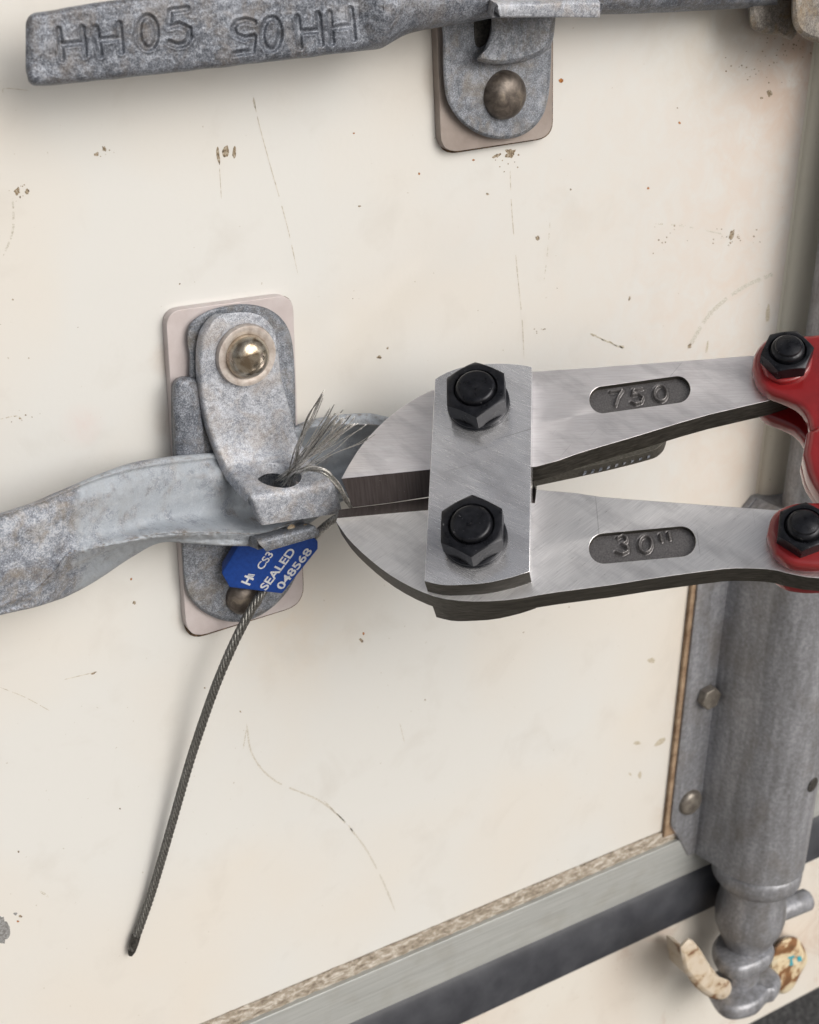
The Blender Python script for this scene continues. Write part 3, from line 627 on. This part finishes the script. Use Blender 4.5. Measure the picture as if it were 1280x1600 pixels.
for i in range(rg.shape[0]):
    for j in range(rg.shape[1]):
        x, y, dd = rg[i, j]
        k = mnoise.noise(Vector((x * .03, y * .03, 4))) * .7 + mnoise.noise(Vector((x * .1, y * .1, 8))) * .35
        if j < 12 or 50 < j < 80: k += mnoise.noise(Vector((x * .2, y * .2, 1))) * (.55 if j < 12 else .95) + mnoise.noise(Vector((x * .07, y * .07, 11))) * .5
        rg[i, j, 2] = dd + k
rays = np.stack([rg[..., 0] - CC[0], rg[..., 1] - CC[1], np.full(rg.shape[:2], F)], -1) @ R.T
W = CAM + rays * ((-rg[..., 2] * .001 - CAM[1]) / rays[..., 1])[..., None]
mesh('grip', *loft(W), M['handle'], lh, smooth=80)

# ================================================================== CABLE SEAL
z0 = (R.T @ (P(441, 928, 27) - CAM))[2]
def Z(px, py, dz=0): return K(px, py, z0 + dz / F * z0)
c_br = Z(441, 928, 0); c_tr = Z(498, 857, -18); c_bl = Z(359, 918, -34)
# text runs c_br -> c_tr, letters' top points c_br -> c_bl
et = c_tr - c_br; et /= np.linalg.norm(et); eu = c_bl - c_br; eu -= et * (eu @ et); eu /= np.linalg.norm(eu); en = np.cross(et, eu)
if en @ (CAM - c_br) < 0: en = -en
def Sq(px, py, off=0.0):
    r = ray(px, py); o_ = c_br + en * off; return CAM + r * (((o_ - CAM) @ en) / (r @ en))
seal = thing('cable_seal', 'blue numbered cable seal with grey wire cable hanging below the hasp, its top end frayed', 'seal', c_br, (et, eu, np.cross(et, eu)))
face = [Sq(359, 918), Sq(441, 928), Sq(497, 858), Sq(497, 846), Sq(470, 826), Sq(403, 846)]
side = [p - en * .003 for p in (Sq(346, 896), Sq(380, 846))]
def seal_body():
    f0 = face
    V = list(f0) + [Sq(346, 896, -.003), Sq(383, 836, -.003)]            # 6: left low, 7: left high
    back = [p - en * .0085 for p in (Sq(356, 916), Sq(440, 926), Sq(496, 857), Sq(495, 846), Sq(470, 828), Sq(352, 898 - 6), Sq(386, 838))]
    b = len(V); V += back
    # faces: front, chamfer, sides, back
    return V, [(0, 1, 2, 3, 4, 5), (0, 5, 7, 6), (0, 6, b + 5, b), (0, b, b + 1, 1), (1, b + 1, b + 2, 2), (2, b + 2, b + 3, 3), (3, b + 3, b + 4, 4), (4, b + 4, b + 6, 7, 5), (6, 7, b + 6, b + 5), (b, b + 5, b + 6, b + 4, b + 3, b + 2, b + 1)]
sb = mesh('seal_body', *seal_body(), M['blue'], seal, bevel=.5, seg=3)
def text_mesh(name, s, p0, length, height, mat, parent, xdir, ydir, zdir, off=.00008, bold=.0):
    cu = bpy.data.curves.new(name, 'FONT'); cu.body = s; cu.size = 1; cu.extrude = .02; cu.offset = bold; cu.resolution_u = 6
    ob = bpy.data.objects.new('tmp', cu); COL.objects.link(ob); bpy.context.view_layer.update()
    me = bpy.data.meshes.new_from_object(ob.evaluated_get(bpy.context.evaluated_depsgraph_get())); bpy.data.objects.remove(ob); bpy.data.curves.remove(cu)
    co = np.array([v_.co[:] for v_ in me.vertices]); mnc, mxc = co.min(0), co.max(0)
    sx = length / (mxc[0] - mnc[0]); sy = height / (mxc[1] - mnc[1])
    Wd = p0 + np.outer((co[:, 0] - mnc[0]) * sx, xdir) + np.outer((co[:, 1] - mnc[1]) * sy, ydir) + np.outer((co[:, 2] + .02) * .002 + off, zdir)
    fs = [tuple(p.vertices) for p in me.polygons]; bpy.data.meshes.remove(me)
    return mesh(name, Wd, fs, mat, parent)
def on_seal(s, a, b, hpx, bold=.01, name='lettering'):
    p, q = Sq(*a), Sq(*b); L = np.linalg.norm(q - p); e = (q - p) / L; u = np.cross(en, e)
    if u @ eu < 0: u = -u
    return text_mesh(name, s, p, L, hpx / F * z0, M['print'], sb, e, u, en, bold=bold)
on_seal('SEALED', (416, 923), (463, 861), 14, .02)
on_seal('048568', (441, 922), (489, 861), 13.5, .02)
on_seal('CS3', (410, 891), (428, 866), 12.5, .015)
on_seal('H', (390, 915), (397, 904), 16, .03)
for i in range(5): pass
for i, (a, b) in enumerate((((385, 901.5), (395, 902.8)), ((386.5, 899.3), (396.5, 900.5)), ((388, 897), (398, 898.3)))):
    p, q = Sq(*a), Sq(*b); e = (q - p); u = np.cross(en, e / np.linalg.norm(e)) * .00028
    mesh('lettering', [p - u + en * .00015, q - u + en * .00015, q + u + en * .00015, p + u + en * .00015], [(0, 1, 2, 3)], M['print'], sb)

def rope(path, n, strands, hr, sr, pitch, mat, parent, name='strand', phase=0, tipn=0):
    pa = catmull(path, n); k = n
    e = None; FRm = []
    for i in range(k):
        t = pa[min(i + 1, k - 1)] - pa[max(i - 1, 0)]; t /= np.linalg.norm(t)
        if e is None: e = np.cross(t, [1., 0, 0])
        e = e - t * (e @ t); e /= np.linalg.norm(e); FRm.append((e.copy(), np.cross(t, e)))
    s = np.concatenate([[0], np.cumsum(np.linalg.norm(np.diff(pa, axis=0), axis=1))]) * 1000
    for q in range(strands):
        pts = [pa[i] + (FRm[i][0] * math.cos(2 * math.pi * (s[i] / pitch + q / strands) + phase) + FRm[i][1] * math.sin(2 * math.pi * (s[i] / pitch + q / strands) + phase)) * hr * .001 for i in range(k)]
        mesh(name, *tube(pts, sr, 7), mat, parent, smooth=180)
    return pa
cable_pts = [P(428, 900, 17), P(412, 922, 20), P(397, 945, 22), P(368, 1000, 22), P(336, 1075, 19), P(300, 1180, 12), (P(268, 1290, 8)), P(237, 1395, 5), P(206, 1483, 3.6)]
cable = mesh('cable_core', *tube(catmull(cable_pts, 90), 1.3, 8), M['cable'], seal, smooth=180)
rope(cable_pts, 420, 6, 1.45, .86, -17, M['cable'], cable)
e0 = P(213, 1462, 4.2); e1 = P(204, 1492, 3.2)
mesh('cable_end', *tube([e0, e0 + (e1 - e0) * .3, e0 + (e1 - e0) * .8, e1], 2, 14, [2.35, 2.45, 2.1, 1.3]), M['tip'], seal, smooth=60)
# part of the cable between seal, jaw and the cutter's jaws
rope([P(484, 852, 18), P(494, 836, 30), P(506, 824, 41), P(522, 812, 49), P(538, 803, 52)], 90, 6, 1.2, .72, -15, M['wire'], seal)
# loop over the hasp lip into the cutter
loop = [P(447, 751, 26), P(457, 744, 36), P(468, 737, 45), P(488, 732, 52), P(510, 738, 56), P(527, 757, 57), P(540, 778, 57), P(551, 796, 56)]
for q in range(7):
    off = [np.array([random.gauss(0, .00055), random.gauss(0, .0004), random.gauss(0, .0005)]) for _ in range(2)]
    pts = catmull([p + off[0] * (1 - i / 7) + off[1] * i / 7 + np.array([math.sin(i * 1.7 + q), 0, math.cos(i * 1.7 + q)]) * .0007 for i, p in enumerate(loop)], 60)
    mesh('wire', *tube(pts, .42, 6), M['wire_bright'] if q % 2 else M['wire'], seal, smooth=180)
# frayed brush
root = P(455, 737, 29)
def wire(px, py, d, spread, r=.22, bright=True, bend=0., start=None):
    s0 = (root if start is None else start) + np.array([random.gauss(0, .0011), random.gauss(0, .001), random.gauss(0, .0011)])
    e_ = P(px + random.gauss(0, spread), py + random.gauss(0, spread), d + random.gauss(0, 3))
    m1 = s0 + (e_ - s0) * .35 + np.array([random.gauss(0, .0008) + bend, 0, random.gauss(0, .0008)]); m2 = s0 + (e_ - s0) * .7 + np.array([random.gauss(0, .001) + bend, 0, random.gauss(0, .001)])
    mesh('wire', *tube(catmull([s0 + (s0 - m1) * .5, s0, m1, m2, e_], 22), r, 5), M['wire_bright'] if bright else M['wire'], seal, smooth=180)
for _ in range(8): wire(505, 616, 50, 3.0, .25, random.random() < .75, -.0015)
for t in np.linspace(0, 1, 30):
    k_ = random.uniform(.82, 1.06); wire(455 + (520 + 36 * t - 455) * k_, 737 + (630 + 30 * t - 737) * k_, 52 + 4 * t, 3.0, .26, random.random() < .75)
st2 = P(482, 722, 44)
for (x, y) in ((556, 653), (560, 660), (566, 669), (578, 683), (552, 650), (585, 679), (570, 664)): wire(x, y, 60, 1.5, .15, True, .0015, st2 if x > 555 else None)

# ================================================================== BOLT CUTTER
bc = thing('bolt_cutter', 'steel bolt cutter with red arms, marked 750 and 30, its jaws biting the seal cable', 'bolt cutter', CP, (CX, CY, CN))
T = 12.0
def blade(name, outline, bevel_idx, cutline, pocket, mat, label):
    """outline in px on the front plane; the run bevel_idx is ground down to the cutting line at mid thickness"""
    Fp = [Cq(x, y, 0) for x, y in outline]; n = len(Fp)
    # cutting points at mid depth
    Mp = [p - CN * T * .0005 for p in Fp]
    for i, c in zip(bevel_idx, cutline): Mp[i] = Cq(c[0], c[1], T / 2)
    Bp = [p - CN * T * .001 for p in Fp]
    pl = []
    (ax, ay), (bx, by), r = pocket
    u = np.array([bx - ax, by - ay]); u = u / np.linalg.norm(u); w_ = np.array([-u[1], u[0]])
    for a in np.linspace(math.pi / 2, 3 * math.pi / 2, 18): pl.append(np.array([ax, ay]) + (u * math.cos(a) + w_ * math.sin(a)) * r)
    for a in np.linspace(-math.pi / 2, math.pi / 2, 18): pl.append(np.array([bx, by]) + (u * math.cos(a) + w_ * math.sin(a)) * r)
    pk = [Cq(x, y, 0) for x, y in pl]
    vs, fs = fill([Fp, pk]); m = len(vs)
    V = [np.array(p) for p in vs]; Fc = list(fs)
    pw = [p - CN * .0026 for p in pk]; b = len(V); V += pw; k = len(pk)
    for i in range(k): Fc.append((n + i, n + (i + 1) % k, b + (i + 1) % k, b + i))
    b2 = len(V); V += Mp; b3 = len(V); V += Bp
    sf = len(Fc)
    for i in range(n):
        j = (i + 1) % n
        Fc.append((i, j, b2 + j, b2 + i)); Fc.append((b2 + i, b2 + j, b3 + j, b3 + i))
    vb, fb = fill([Bp]); b4 = len(V); V += [np.array(p) for p in vb]; Fc += [tuple(q + b4 for q in f) for f in fb]
    o = mesh(name, V, Fc, mat, bc, bevel=.22, seg=2, label=label)
    o.data.materials.append(M['forged']); o.data.materials.append(M['edge'])
    bi = set(bevel_idx)
    for pi, p in enumerate(o.data.polygons):
        if pi >= sf and pi < sf + 2 * n:
            i = (pi - sf) // 2; j = (i + 1) % n
            p.material_index = 2 if (i in bi and j in bi) else 1
        elif pi >= len(fs) and pi < sf: p.material_index = 1
    return o
def bez(pts, n): return [tuple(p) for p in catmull([np.array(p, float) for p in pts], n)]
up_cut_f = [(533, 748), (672, 733), (842, 716)]
up_out = [(533, 748), (600, 741), (672, 733.5), (806, 719), (812, 731), (839, 729)] + bez([(872, 720), (912, 706), (987, 684), (1100, 650), (1216, 622), (1262, 600)], 14) + [(1262, 560)] + bez([(1235, 552), (1180, 555), (1050, 565), (838, 580), (760, 583)], 12)[1:] + bez([(700, 600), (660, 616), (622, 640), (590, 668), (562, 700), (544, 728)], 14)
ub_ = blade('blade', up_out, [0, 1, 2, 3], [(551, 793), (610, 786), (672, 776), (806, 758)], ((942, 624.5), (1058, 608.5), 20.8), M['steel'], 'upper blade with 750 in its pocket')
lo_out = [(838, 765)] + bez([(900, 770), (950, 777), (1080, 787), (1215, 797)], 8)[0:] + bez([(1300, 800), (1380, 850), (1300, 905)], 7) + bez([(1262, 902), (1235, 897), (1205, 890), (1150, 888), (1100, 893), (1020, 904), (950, 915), (860, 927), (800, 937), (740, 940), (690, 935), (650, 921), (610, 899), (575, 872), (545, 843), (525, 815)], 36)[0:] + [(527, 809.5), (600, 803), (669, 797)]
n_ = len(lo_out)
lb_ = blade('blade', lo_out + [(836, 786)], [n_ - 3, n_ - 2, n_ - 1, n_], [(530, 796), (600, 787.5), (669, 777.5), (836, 762)], ((944, 857), (1064, 846), 23.5), M['steel_low'], 'lower blade with 30 inch in its pocket')
def floor(parent, x0, y0, x1, y1, strokes, wd):
    nx_, ny_ = 150, 70; V = []; gx_ = np.linspace(x0, x1, nx_); gy_ = np.linspace(y0, y1, ny_)
    X_, Y_ = np.meshgrid(gx_, gy_); mn = np.full(X_.shape, 1e9)
    for s_ in strokes: mn = np.minimum(mn, seg_dist(X_, Y_, s_))
    hh = 1.9 / (1 + np.exp((mn - wd) * 4.5)) - .35 * np.exp(-((mn - wd - 1.7) / 1.1) ** 2)
    for j in range(ny_):
        for i in range(nx_): V.append(Cq(X_[j, i], Y_[j, i], 2.45) + CN * hh[j, i] * .001)
    Fc = [(j * nx_ + i, j * nx_ + i + 1, (j + 1) * nx_ + i + 1, (j + 1) * nx_ + i) for j in range(ny_ - 1) for i in range(nx_ - 1)]
    return mesh('pocket_floor', V, Fc, M['cast'], parent, smooth=180)
sh = lambda S, dx, dy: [[(x + dx, y + dy) for x, y in s_] for s_ in S]
floor(ub_, 914, 580, 1084, 652, sh([[(954, 616), (973, 613), (966, 624), (962, 637)], [(1004, 611), (990.5, 612.5), (988.6, 621), (998, 619), (1005.5, 624.5), (1002.5, 632), (993, 635), (987, 632)], ell(1032.5, 618.5, 10, 12, .1)], 0, -2.5), 1.35)
floor(lb_, 912, 815, 1098, 892, sh([[(965, 843), (973, 838.5), (980, 843), (979, 849), (972, 852.5), (981, 857), (981, 864), (973, 868), (963, 865)], ell(1009, 853, 10, 13, .1), [(1032, 838), (1034, 848)], [(1045, 835), (1047, 845)]], 0, -1.5), 1.5)
# link plates
lk = bez([(680, 592), (700, 581), (730, 572), (770, 568), (805, 569), (831, 573)], 12) + bez([(828, 893), (800, 902), (760, 911), (719, 914), (690, 914), (663, 908)], 12)
LT = 10.5
fp = [Cq(x, y, -LT) for x, y in lk]
mesh('link_plate', *slab(fp, -CN * (LT - .05) * .001), M['steel_link'], bc, bevel=.7, seg=2)
o = bc.children[-1]; o.data.materials.append(M['forged'])
for p in o.data.polygons:
    nn = Vector(p.normal)
    if abs(nn.z) < .5 and nn.y < -.3: p.material_index = 1
mesh('link_plate', *slab([p - CN * (LT + T + .05) * .001 for p in fp], -CN * (LT + 4) * .001), M['forged'], bc, bevel=.5)
# ribbed boss on the back of the upper blade
bs = [Cq(x, y, T) for x, y in bez([(830, 748), (900, 733), (950, 722), (1012, 706), (1030, 698), (1040, 684), (1040, 660), (1000, 650), (860, 690)], 30)]
bs = [p - CN * 0 for p in bs]
mesh('rear_boss', *slab(bs, -CN * .0075), M['cast_dark'], bc, bevel=.8)
for i in range(9):
    x = 918 + i * 12.5; y = 734 - (x - 918) * .27
    c = Cq(x, y - 5, T + 3.5); a_ = CX * .0007 + CY * .0003; b_ = CY * .004 + CX * .002
    mesh('rib', *slab([c - a_ - b_, c + a_ - b_, c + a_ + b_, c - a_ + b_], -CN * .0009), M['galv_dark'], ub_, bevel=.2)

def hexnut(cpx, cpy, tt, hh, af, rot, parent, bolt_r, bolt_h, domed=False):
    """nut whose top face centre is seen at a pixel; tt: height (mm) of its top above the front plane"""
    c = Cq(cpx, cpy, -tt); base = c - CN * hh * .001
    n = 96; rt_ = af / 2 * .965; rings = []
    def hexr(a):
        q = (a - math.radians(rot)) % (math.pi / 3) - math.pi / 6; return af / 2 / math.cos(q)
    def pt(r, a, z): return base + ((CX * math.cos(a) + CY * math.sin(a)) * r + CN * z) * .001
    AA = np.linspace(0, 2 * math.pi, n, endpoint=False) + math.radians(rot)
    rr = lambda a: hexr(a)
    rings.append([pt(rr(a), a, .0) for a in AA])
    rings.append([pt(rr(a), a, hh - .15 - (rr(a) - rt_) * .5) for a in AA]); rings.append([pt(rt_ + (rr(a) - rt_) * .85 - .12, a, hh - .02 - (rr(a) - rt_) * .40) for a in AA]); rings.append([pt(rt_ - .2, a, hh) for a in AA]); rings.append([pt(bolt_r + 1.0, a, hh) for a in AA]); rings.append([pt(bolt_r + .25, a, hh - 1.2) for a in AA])
    nut = mesh('nut', *loft(rings), M['black'], parent, smooth=27)
    br_ = bolt_r; pr = [(br_, -2), (br_, bolt_h - 1.4), (br_ - .5, bolt_h - .5), (br_ - 1.4, bolt_h)]
    if domed: pr += [(br_ * .75, bolt_h + .9), (br_ * .5, bolt_h + 1.5), (br_ * .25, bolt_h + 1.8), (0, bolt_h + 1.9)]
    else:
        for q in (.72, .66, .60, .50, .45, .34, .28, .18, .13, 0): pr.append((br_ * q, bolt_h + (.05 if int(q * 100) % 4 else -.05) - (.3 if q == 0 else 0)))
    mesh('bolt_end', *lathe(pr, c, CN, 48, ref=CX), M['black'], parent, smooth=35)
    return base
for (x, y, rot, lab) in ((743, 606, 27, 'upper main nut'), (736.5, 819, 25, 'lower main nut')):
    b0 = Cq(x, y, -(LT + 3.6 + 10.0)) - CN * .0100
    ws = mesh('spring_washer', *lathe([(8.6, -3.6), (13.3, -3.55), (13.9, -3.0), (13.9, -2.2), (13.2, -1.75), (13.2, -1.65), (13.8, -1.2), (13.8, -.5), (13.2, 0), (8.6, 0)], b0, CN, 60, ref=CX), M['black'], bc, smooth=40)
    hexnut(x, y, LT + 3.6 + 10.0, 10.0, 25.2, rot + 0, ws, 8.7, 1.9)
    # bolt head on the far side
    c = b0 - CN * (7.6 + 2 * LT + T) * .001
    mesh('bolt_head', *lathe([(12, -.1), (12.5, -1), (12.5, -7), (11.5, -8), (0.1, -8)], c, CN, 6, ref=CX), M['black'], bc, bevel=.5)

# red arms
def red_layer(outline, t0, t1, name, par, r=2.6, ref=None):
    """rounded forging between depths t0 (front) and t1"""
    pts = [np.asarray(p) for p in outline]; ref = t0 if ref is None else ref; c3 = [Cq(x, y, ref) - CN * (t0 - ref) * .001 for x, y in pts]; cen = np.mean(c3, axis=0); n = len(pts)
    nr = []
    for i in range(n):
        t = c3[(i + 1) % n] - c3[i - 1]; t /= np.linalg.norm(t); q = np.cross(CN, t); nr.append(q)
    area = sum(np.dot(np.cross(c3[i] - cen, c3[(i + 1) % n] - cen), CN) for i in range(n))
    s = 1 if area > 0 else -1
    rings = []
    for a in np.linspace(0, math.pi / 2, 6): rings.append([p + s * q * (1 - math.sin(a)) * 0 - CN * ((t1 - t0) - r + r * math.cos(a)) * .001 + s * q * r * (1 - math.sin(a)) * .001 for p, q in zip(c3, nr)])
    for a in np.linspace(0, math.pi / 2, 6): rings.append([p - CN * (r * (1 - math.sin(a))) * .001 + s * q * r * (1 - math.cos(a)) * .001 for p, q in zip(c3, nr)])
    vs, fs = loft(rings, cap=False); v1, f1 = fill([rings[0]]); v2, f2 = fill([rings[-1]])
    V, Fc = cat((vs, fs), (v1, f1), (v2, f2))
    o = mesh(name, V, Fc, M['red'], par)
    bm = bmesh.new(); bm.from_mesh(o.data); bmesh.ops.remove_doubles(bm, verts=bm.verts[:], dist=1e-6); bmesh.ops.recalc_face_normals(bm, faces=bm.faces[:]); bm.to_mesh(o.data); bm.free()
    o.data.shade_smooth(); o.data.set_sharp_from_angle(angle=math.radians(50)); return o
AT = 8.0
ua = bez([(1176, 572), (1180, 550), (1195, 530), (1220, 519), (1250, 521), (1280, 520), (1420, 500), (1420, 640), (1350, 668), (1310, 690), (1290, 690), (1268, 672), (1262, 650), (1248, 632), (1225, 620), (1200, 610), (1184, 594)], 90)
arm1 = red_layer(ua, -AT, 0, 'upper_arm', bc)
red_layer([(x + 4, y + 2) for x, y in ua], T, T + 8, 'fork_plate', arm1, ref=-AT)
# raised boss round the bolt
red_layer([(x, y) for x, y in bez([(1189, 565), (1198, 540), (1222, 526), (1256, 528), (1270, 545), (1268, 572), (1250, 590), (1222, 596), (1198, 586)], 50)], -AT - 2.6, -AT + 1, 'bolt_boss', arm1, r=1.4)
# knuckle joint going down at the frame edge
kn = bez([(1262, 672), (1290, 660), (1360, 660), (1390, 740), (1330, 790), (1290, 775), (1266, 742), (1256, 706)], 60)
red_layer(kn, -AT - 5, 0, 'knuckle', arm1, r=3.5)
red_layer([(x + 0, y + 5) for x, y in bez([(1258, 690), (1290, 670), (1360, 670), (1390, 740), (1330, 800), (1290, 785), (1262, 752), (1252, 720)], 60)], 2, 11, 'knuckle', arm1, r=3)
hexnut(1231, 546.5, AT + 2.6 + 7, 7, 19.5, 0, arm1, 7.0, 2.4, True)
la = bez([(1199, 833), (1206, 806), (1222, 791), (1250, 783), (1290, 782), (1420, 775), (1420, 880), (1300, 884), (1262, 884), (1232, 878), (1210, 862)], 80)
arm2 = red_layer(la, -AT, 0, 'lower_arm', bc)
red_layer([(x + 2, y) for x, y in la], T, T + 8, 'fork_plate', arm2, ref=-AT)
hexnut(1257, 821, AT + 7, 7, 19.5, 15, arm2, 7.0, 2.0, True)

# ================================================================== LOCK ROD AND HOUSING
RD = 30.0; rr_ = 17.0
ra = P(1309, 510, RD)
rod = thing('lock_rod', 'vertical galvanised lock rod and bearing housing at the right edge, its cam at the bottom', 'lock rod', (ra[0], ra[1], z_sill_bot))
def zax(px_y):          # height of the point of the rod axis seen at image row
    lo, hi = .2, 2.4
    for _ in range(50):
        m = (lo + hi) / 2
        if toPx((ra[0], ra[1], m))[1] > px_y: lo = m
        else: hi = m
    return m
def rodpt(z): return np.array([ra[0], ra[1], z])
zt_ = zax(790); zb_ = zax(1338)
mesh('rod_tube', *lathe([(rr_, 0), (rr_, (zax(-200) - zt_ + .05) * 1000)], rodpt(zt_ - .05), (0, 0, 1), 64), M['galv_rod'], rod, smooth=60)
xl = P(1081, 1010, 5)[0] - ra[0]
def prof(wl, z, bul=1., k=1.):
    """housing cross-section at height z, wl: flange reach to the left (m)"""
    R0 = .0315 * k; pts = [(wl, .0005), (wl, .0045), (wl + .001, .0052)]
    for t in np.linspace(.15, 1, 5): pts.append((wl + (max(-.036, wl) - wl if wl < -.036 else .0005) * t, .0052))
    for a in np.linspace(math.radians(168), math.radians(8), 34): pts.append((R0 * math.cos(a) * 1.0, .0295 * bul + R0 * math.sin(a) * 1.0))
    pts += [(R0 + .0, .02), (R0 + .001, .0052), (.040, .005), (.042, .0045), (.042, .0005)]
    return [(ra[0] + x, -y, z) for x, y in pts]
zs = []
for t in np.linspace(0, 1, 40):
    z = zt_ + (zb_ - zt_) * t; rowy = toPx((ra[0], ra[1], z))[1]
    wl = xl
    if rowy < 890: wl = -.033 + (xl + .033) * max(0, (rowy - 855) / 35)
    zf = zax(1275)
    zs.append((z, wl))
zc1, zc2 = P(1055, 1285, 5)[2], P(1100, 1352, 5)[2]
rows = []
for z, wl in zs:
    if z < zc1: wl = xl + ( -.034 - xl) * min(1, (zc1 - z) / (zc1 - zc2))
    kk = min(1., .62 + .38 * math.sqrt(min(1, (zt_ - z) / .020))); rows.append(prof(wl * kk if wl > -.036 else wl, z, 1., kk))
mesh('bearing_housing', *loft(rows), M['galv_rod'], rod, smooth=40)
# brown gasket strip behind the flange
gx0 = ra[0] + xl
mesh('gasket_strip', *box((gx0 - .0035, -.003, zc1 - .012), (gx0 + .02, -.0003, zt_ - .01)), M['gasket'], rod, bevel=.5)
mesh('gasket_tongue', *dslab(bez([(1048, 1290), (1058, 1300), (1074, 1298), (1070, 1305), (1060, 1308)], 16), 4.5, 3), M['plate'], rod)
# bolts on the flange
c = P(1103, 1086, 5.2)
hx = [c + YV * .0 + np.array([math.cos(a), 0, math.sin(a)]) * .0082 for a in np.linspace(.2, 2 * math.pi + .2, 6, endpoint=False)]
mesh('flange_bolt', *slab([p + YV * .0062 for p in hx], -YV * .0062), M['dullbolt'], rod, bevel=.8)
mesh('flange_bolt', *lathe([(9.5, 0), (9.5, .8), (8.6, 2.6), (6.5, 3.8), (.1, 4.4)], P(1078, 1253, 5.2), YV, 40), M['dullbolt'], rod, smooth=50)
# black plugged hole on the tube
hp = K(1266, 1222, 1.0); q = R.T @ (rodpt(zax(1222)) - CAM); hp = K(1266, 1224, q[2] - .026)
dirn = hp - rodpt(hp[2]); dirn[2] = 0; dirn /= np.linalg.norm(dirn)
hp = np.array([ra[0], -.0295, hp[2]]) + dirn * .0312
mesh('plugged_hole', *lathe([(5.2, 0), (5.2, .7), (4.2, 1.1), (.1, .9)], hp, dirn, 32), M['tip'], rod, smooth=50)
def zr(y): return (zax(y) - zb_) * 1000
mesh('collar', *lathe([(24, zr(1330)), (27.5, zr(1338)), (30, zr(1341)), (30.6, zr(1349)), (30.4, zr(1362)), (28.5, zr(1367)), (22, zr(1370))][::-1], rodpt(zb_), (0, 0, 1), 64), M['galv_rod'], rod, smooth=50)
mesh('neck', *lathe([(12, zr(1560)), (12.5, zr(1530)), (13, zr(1500)), (15, zr(1480)), (16.5, zr(1468)), (20, zr(1455)), (23.5, zr(1440)), (24.5, zr(1425)), (24, zr(1410)), (22.5, zr(1392)), (24, zr(1365))], rodpt(zb_), (0, 0, 1), 64), M['galv_rod'], rod, smooth=60)
def cam_slab(pts_mm, z0_, z1_, name, mt):
    pts = catmull(pts_mm, 70, True); rings = []
    c_ = pts.mean(0)
    for (k, z) in ((.86, z0_), (.95, z0_ + .0015), (1., z0_ + .0045), (1., z1_ - .0045), (.95, z1_ - .0015), (.86, z1_)):
        rings.append([(ra[0] + (c_[0] + (p[0] - c_[0]) * k) * .001, ra[1] + (c_[1] + (p[1] - c_[1]) * k) * .001, z) for p in pts])
    return mesh(name, *loft(rings), mt, rod, smooth=50)
cam_slab([(-29, -4), (-24, -17), (-8, -21), (10, -18), (19, -6), (18, 10), (0, 18), (-20, 12)], zax(1492), zax(1470), 'cam_lobe', M['galv_rod'])
cam_slab([(-30, -8), (-26, -20), (-8, -25), (8, -21), (15, -22), (27, -14), (27, 0), (16, 6), (10, 14), (-4, 16), (-22, 10)], zax(1548), zax(1526), 'cam_foot', M['galv_rod'])
mesh('cam_pin', *lathe([(8, 0), (8, 34), (6.5, 36), (.1, 36)], rodpt(zax(1440)) + np.array([.016, -.002, 0]), (1, -.15, .1), 24), M['galv_rod'], rod, smooth=50)
ridge = slab([K(x, y, q[2] + .03) for x, y in ((1175, 1535), (1205, 1540), (1214, 1560), (1195, 1572), (1170, 1570))], fw * .012)

# keepers on the sill
kp = thing('cam_keeper', 'cream painted hook keeper on the sill left of the lock rod cam', 'keeper', P(1090, 1520, 0), group='cam keepers')
hk = bez([(1062, 1478), (1076, 1466), (1092, 1480), (1108, 1506), (1124, 1526), (1139, 1532), (1143, 1546), (1134, 1560), (1112, 1560), (1086, 1542), (1066, 1512)], 50)
mesh('hook', *rounded_slab([tuple(p) for p in hk], 50, 16, 3), M['hook'], kp, smooth=50)
mesh('keeper_base', *dslab(bez([(1086, 1502), (1100, 1508), (1112, 1528), (1106, 1546), (1090, 1540)], 24), 36, 30), M['hook'], kp, bevel=1)
k2 = thing('cam_keeper', 'rusty cream keeper block with teal marks right of the lock rod cam', 'keeper', P(1235, 1500, 0), group='cam keepers')
kb = bez([(1212, 1478), (1225, 1466), (1244, 1465), (1256, 1480), (1262, 1500), (1252, 1520), (1238, 1545), (1220, 1552), (1206, 1530), (1202, 1500)], 50)
mesh('keeper_block', *rounded_slab([tuple(p) for p in kb], 26, 25, 4), M['keeper'], k2, smooth=50)
for L in ([(1232, 1496), (1242, 1493), (1241, 1497), (1238, 1497), (1240, 1508), (1234, 1510), (1236, 1498), (1232, 1499)], [(1246, 1496), (1252, 1494), (1254, 1502), (1247, 1503)]):
    mesh('teal_mark', *dslab(L, 26.4, .3), M['teal'], k2)

# upper pivot at the top right corner
pv = thing('pivot_clamp', 'weathered clamp joining the stamped handle to the lock rod at the top right corner', 'clamp', P(1230, 40, 5))
mesh('clamp_lug', *rounded_slab([tuple(p) for p in bez([(1172, -30), (1170, 20), (1174, 42), (1190, 52), (1215, 55), (1240, 60), (1250, 20), (1250, -30)], 50)], 24, 20, 3), M['brown_galv'], pv, smooth=50)
mesh('clamp_plate', *rounded_slab([tuple(p) for p in bez([(1240, -40), (1237, 10), (1240, 40), (1255, 58), (1275, 66), (1300, 68), (1340, 60), (1340, -40)], 60)], 42, 18, 3), M['brown_galv'], pv, smooth=50)
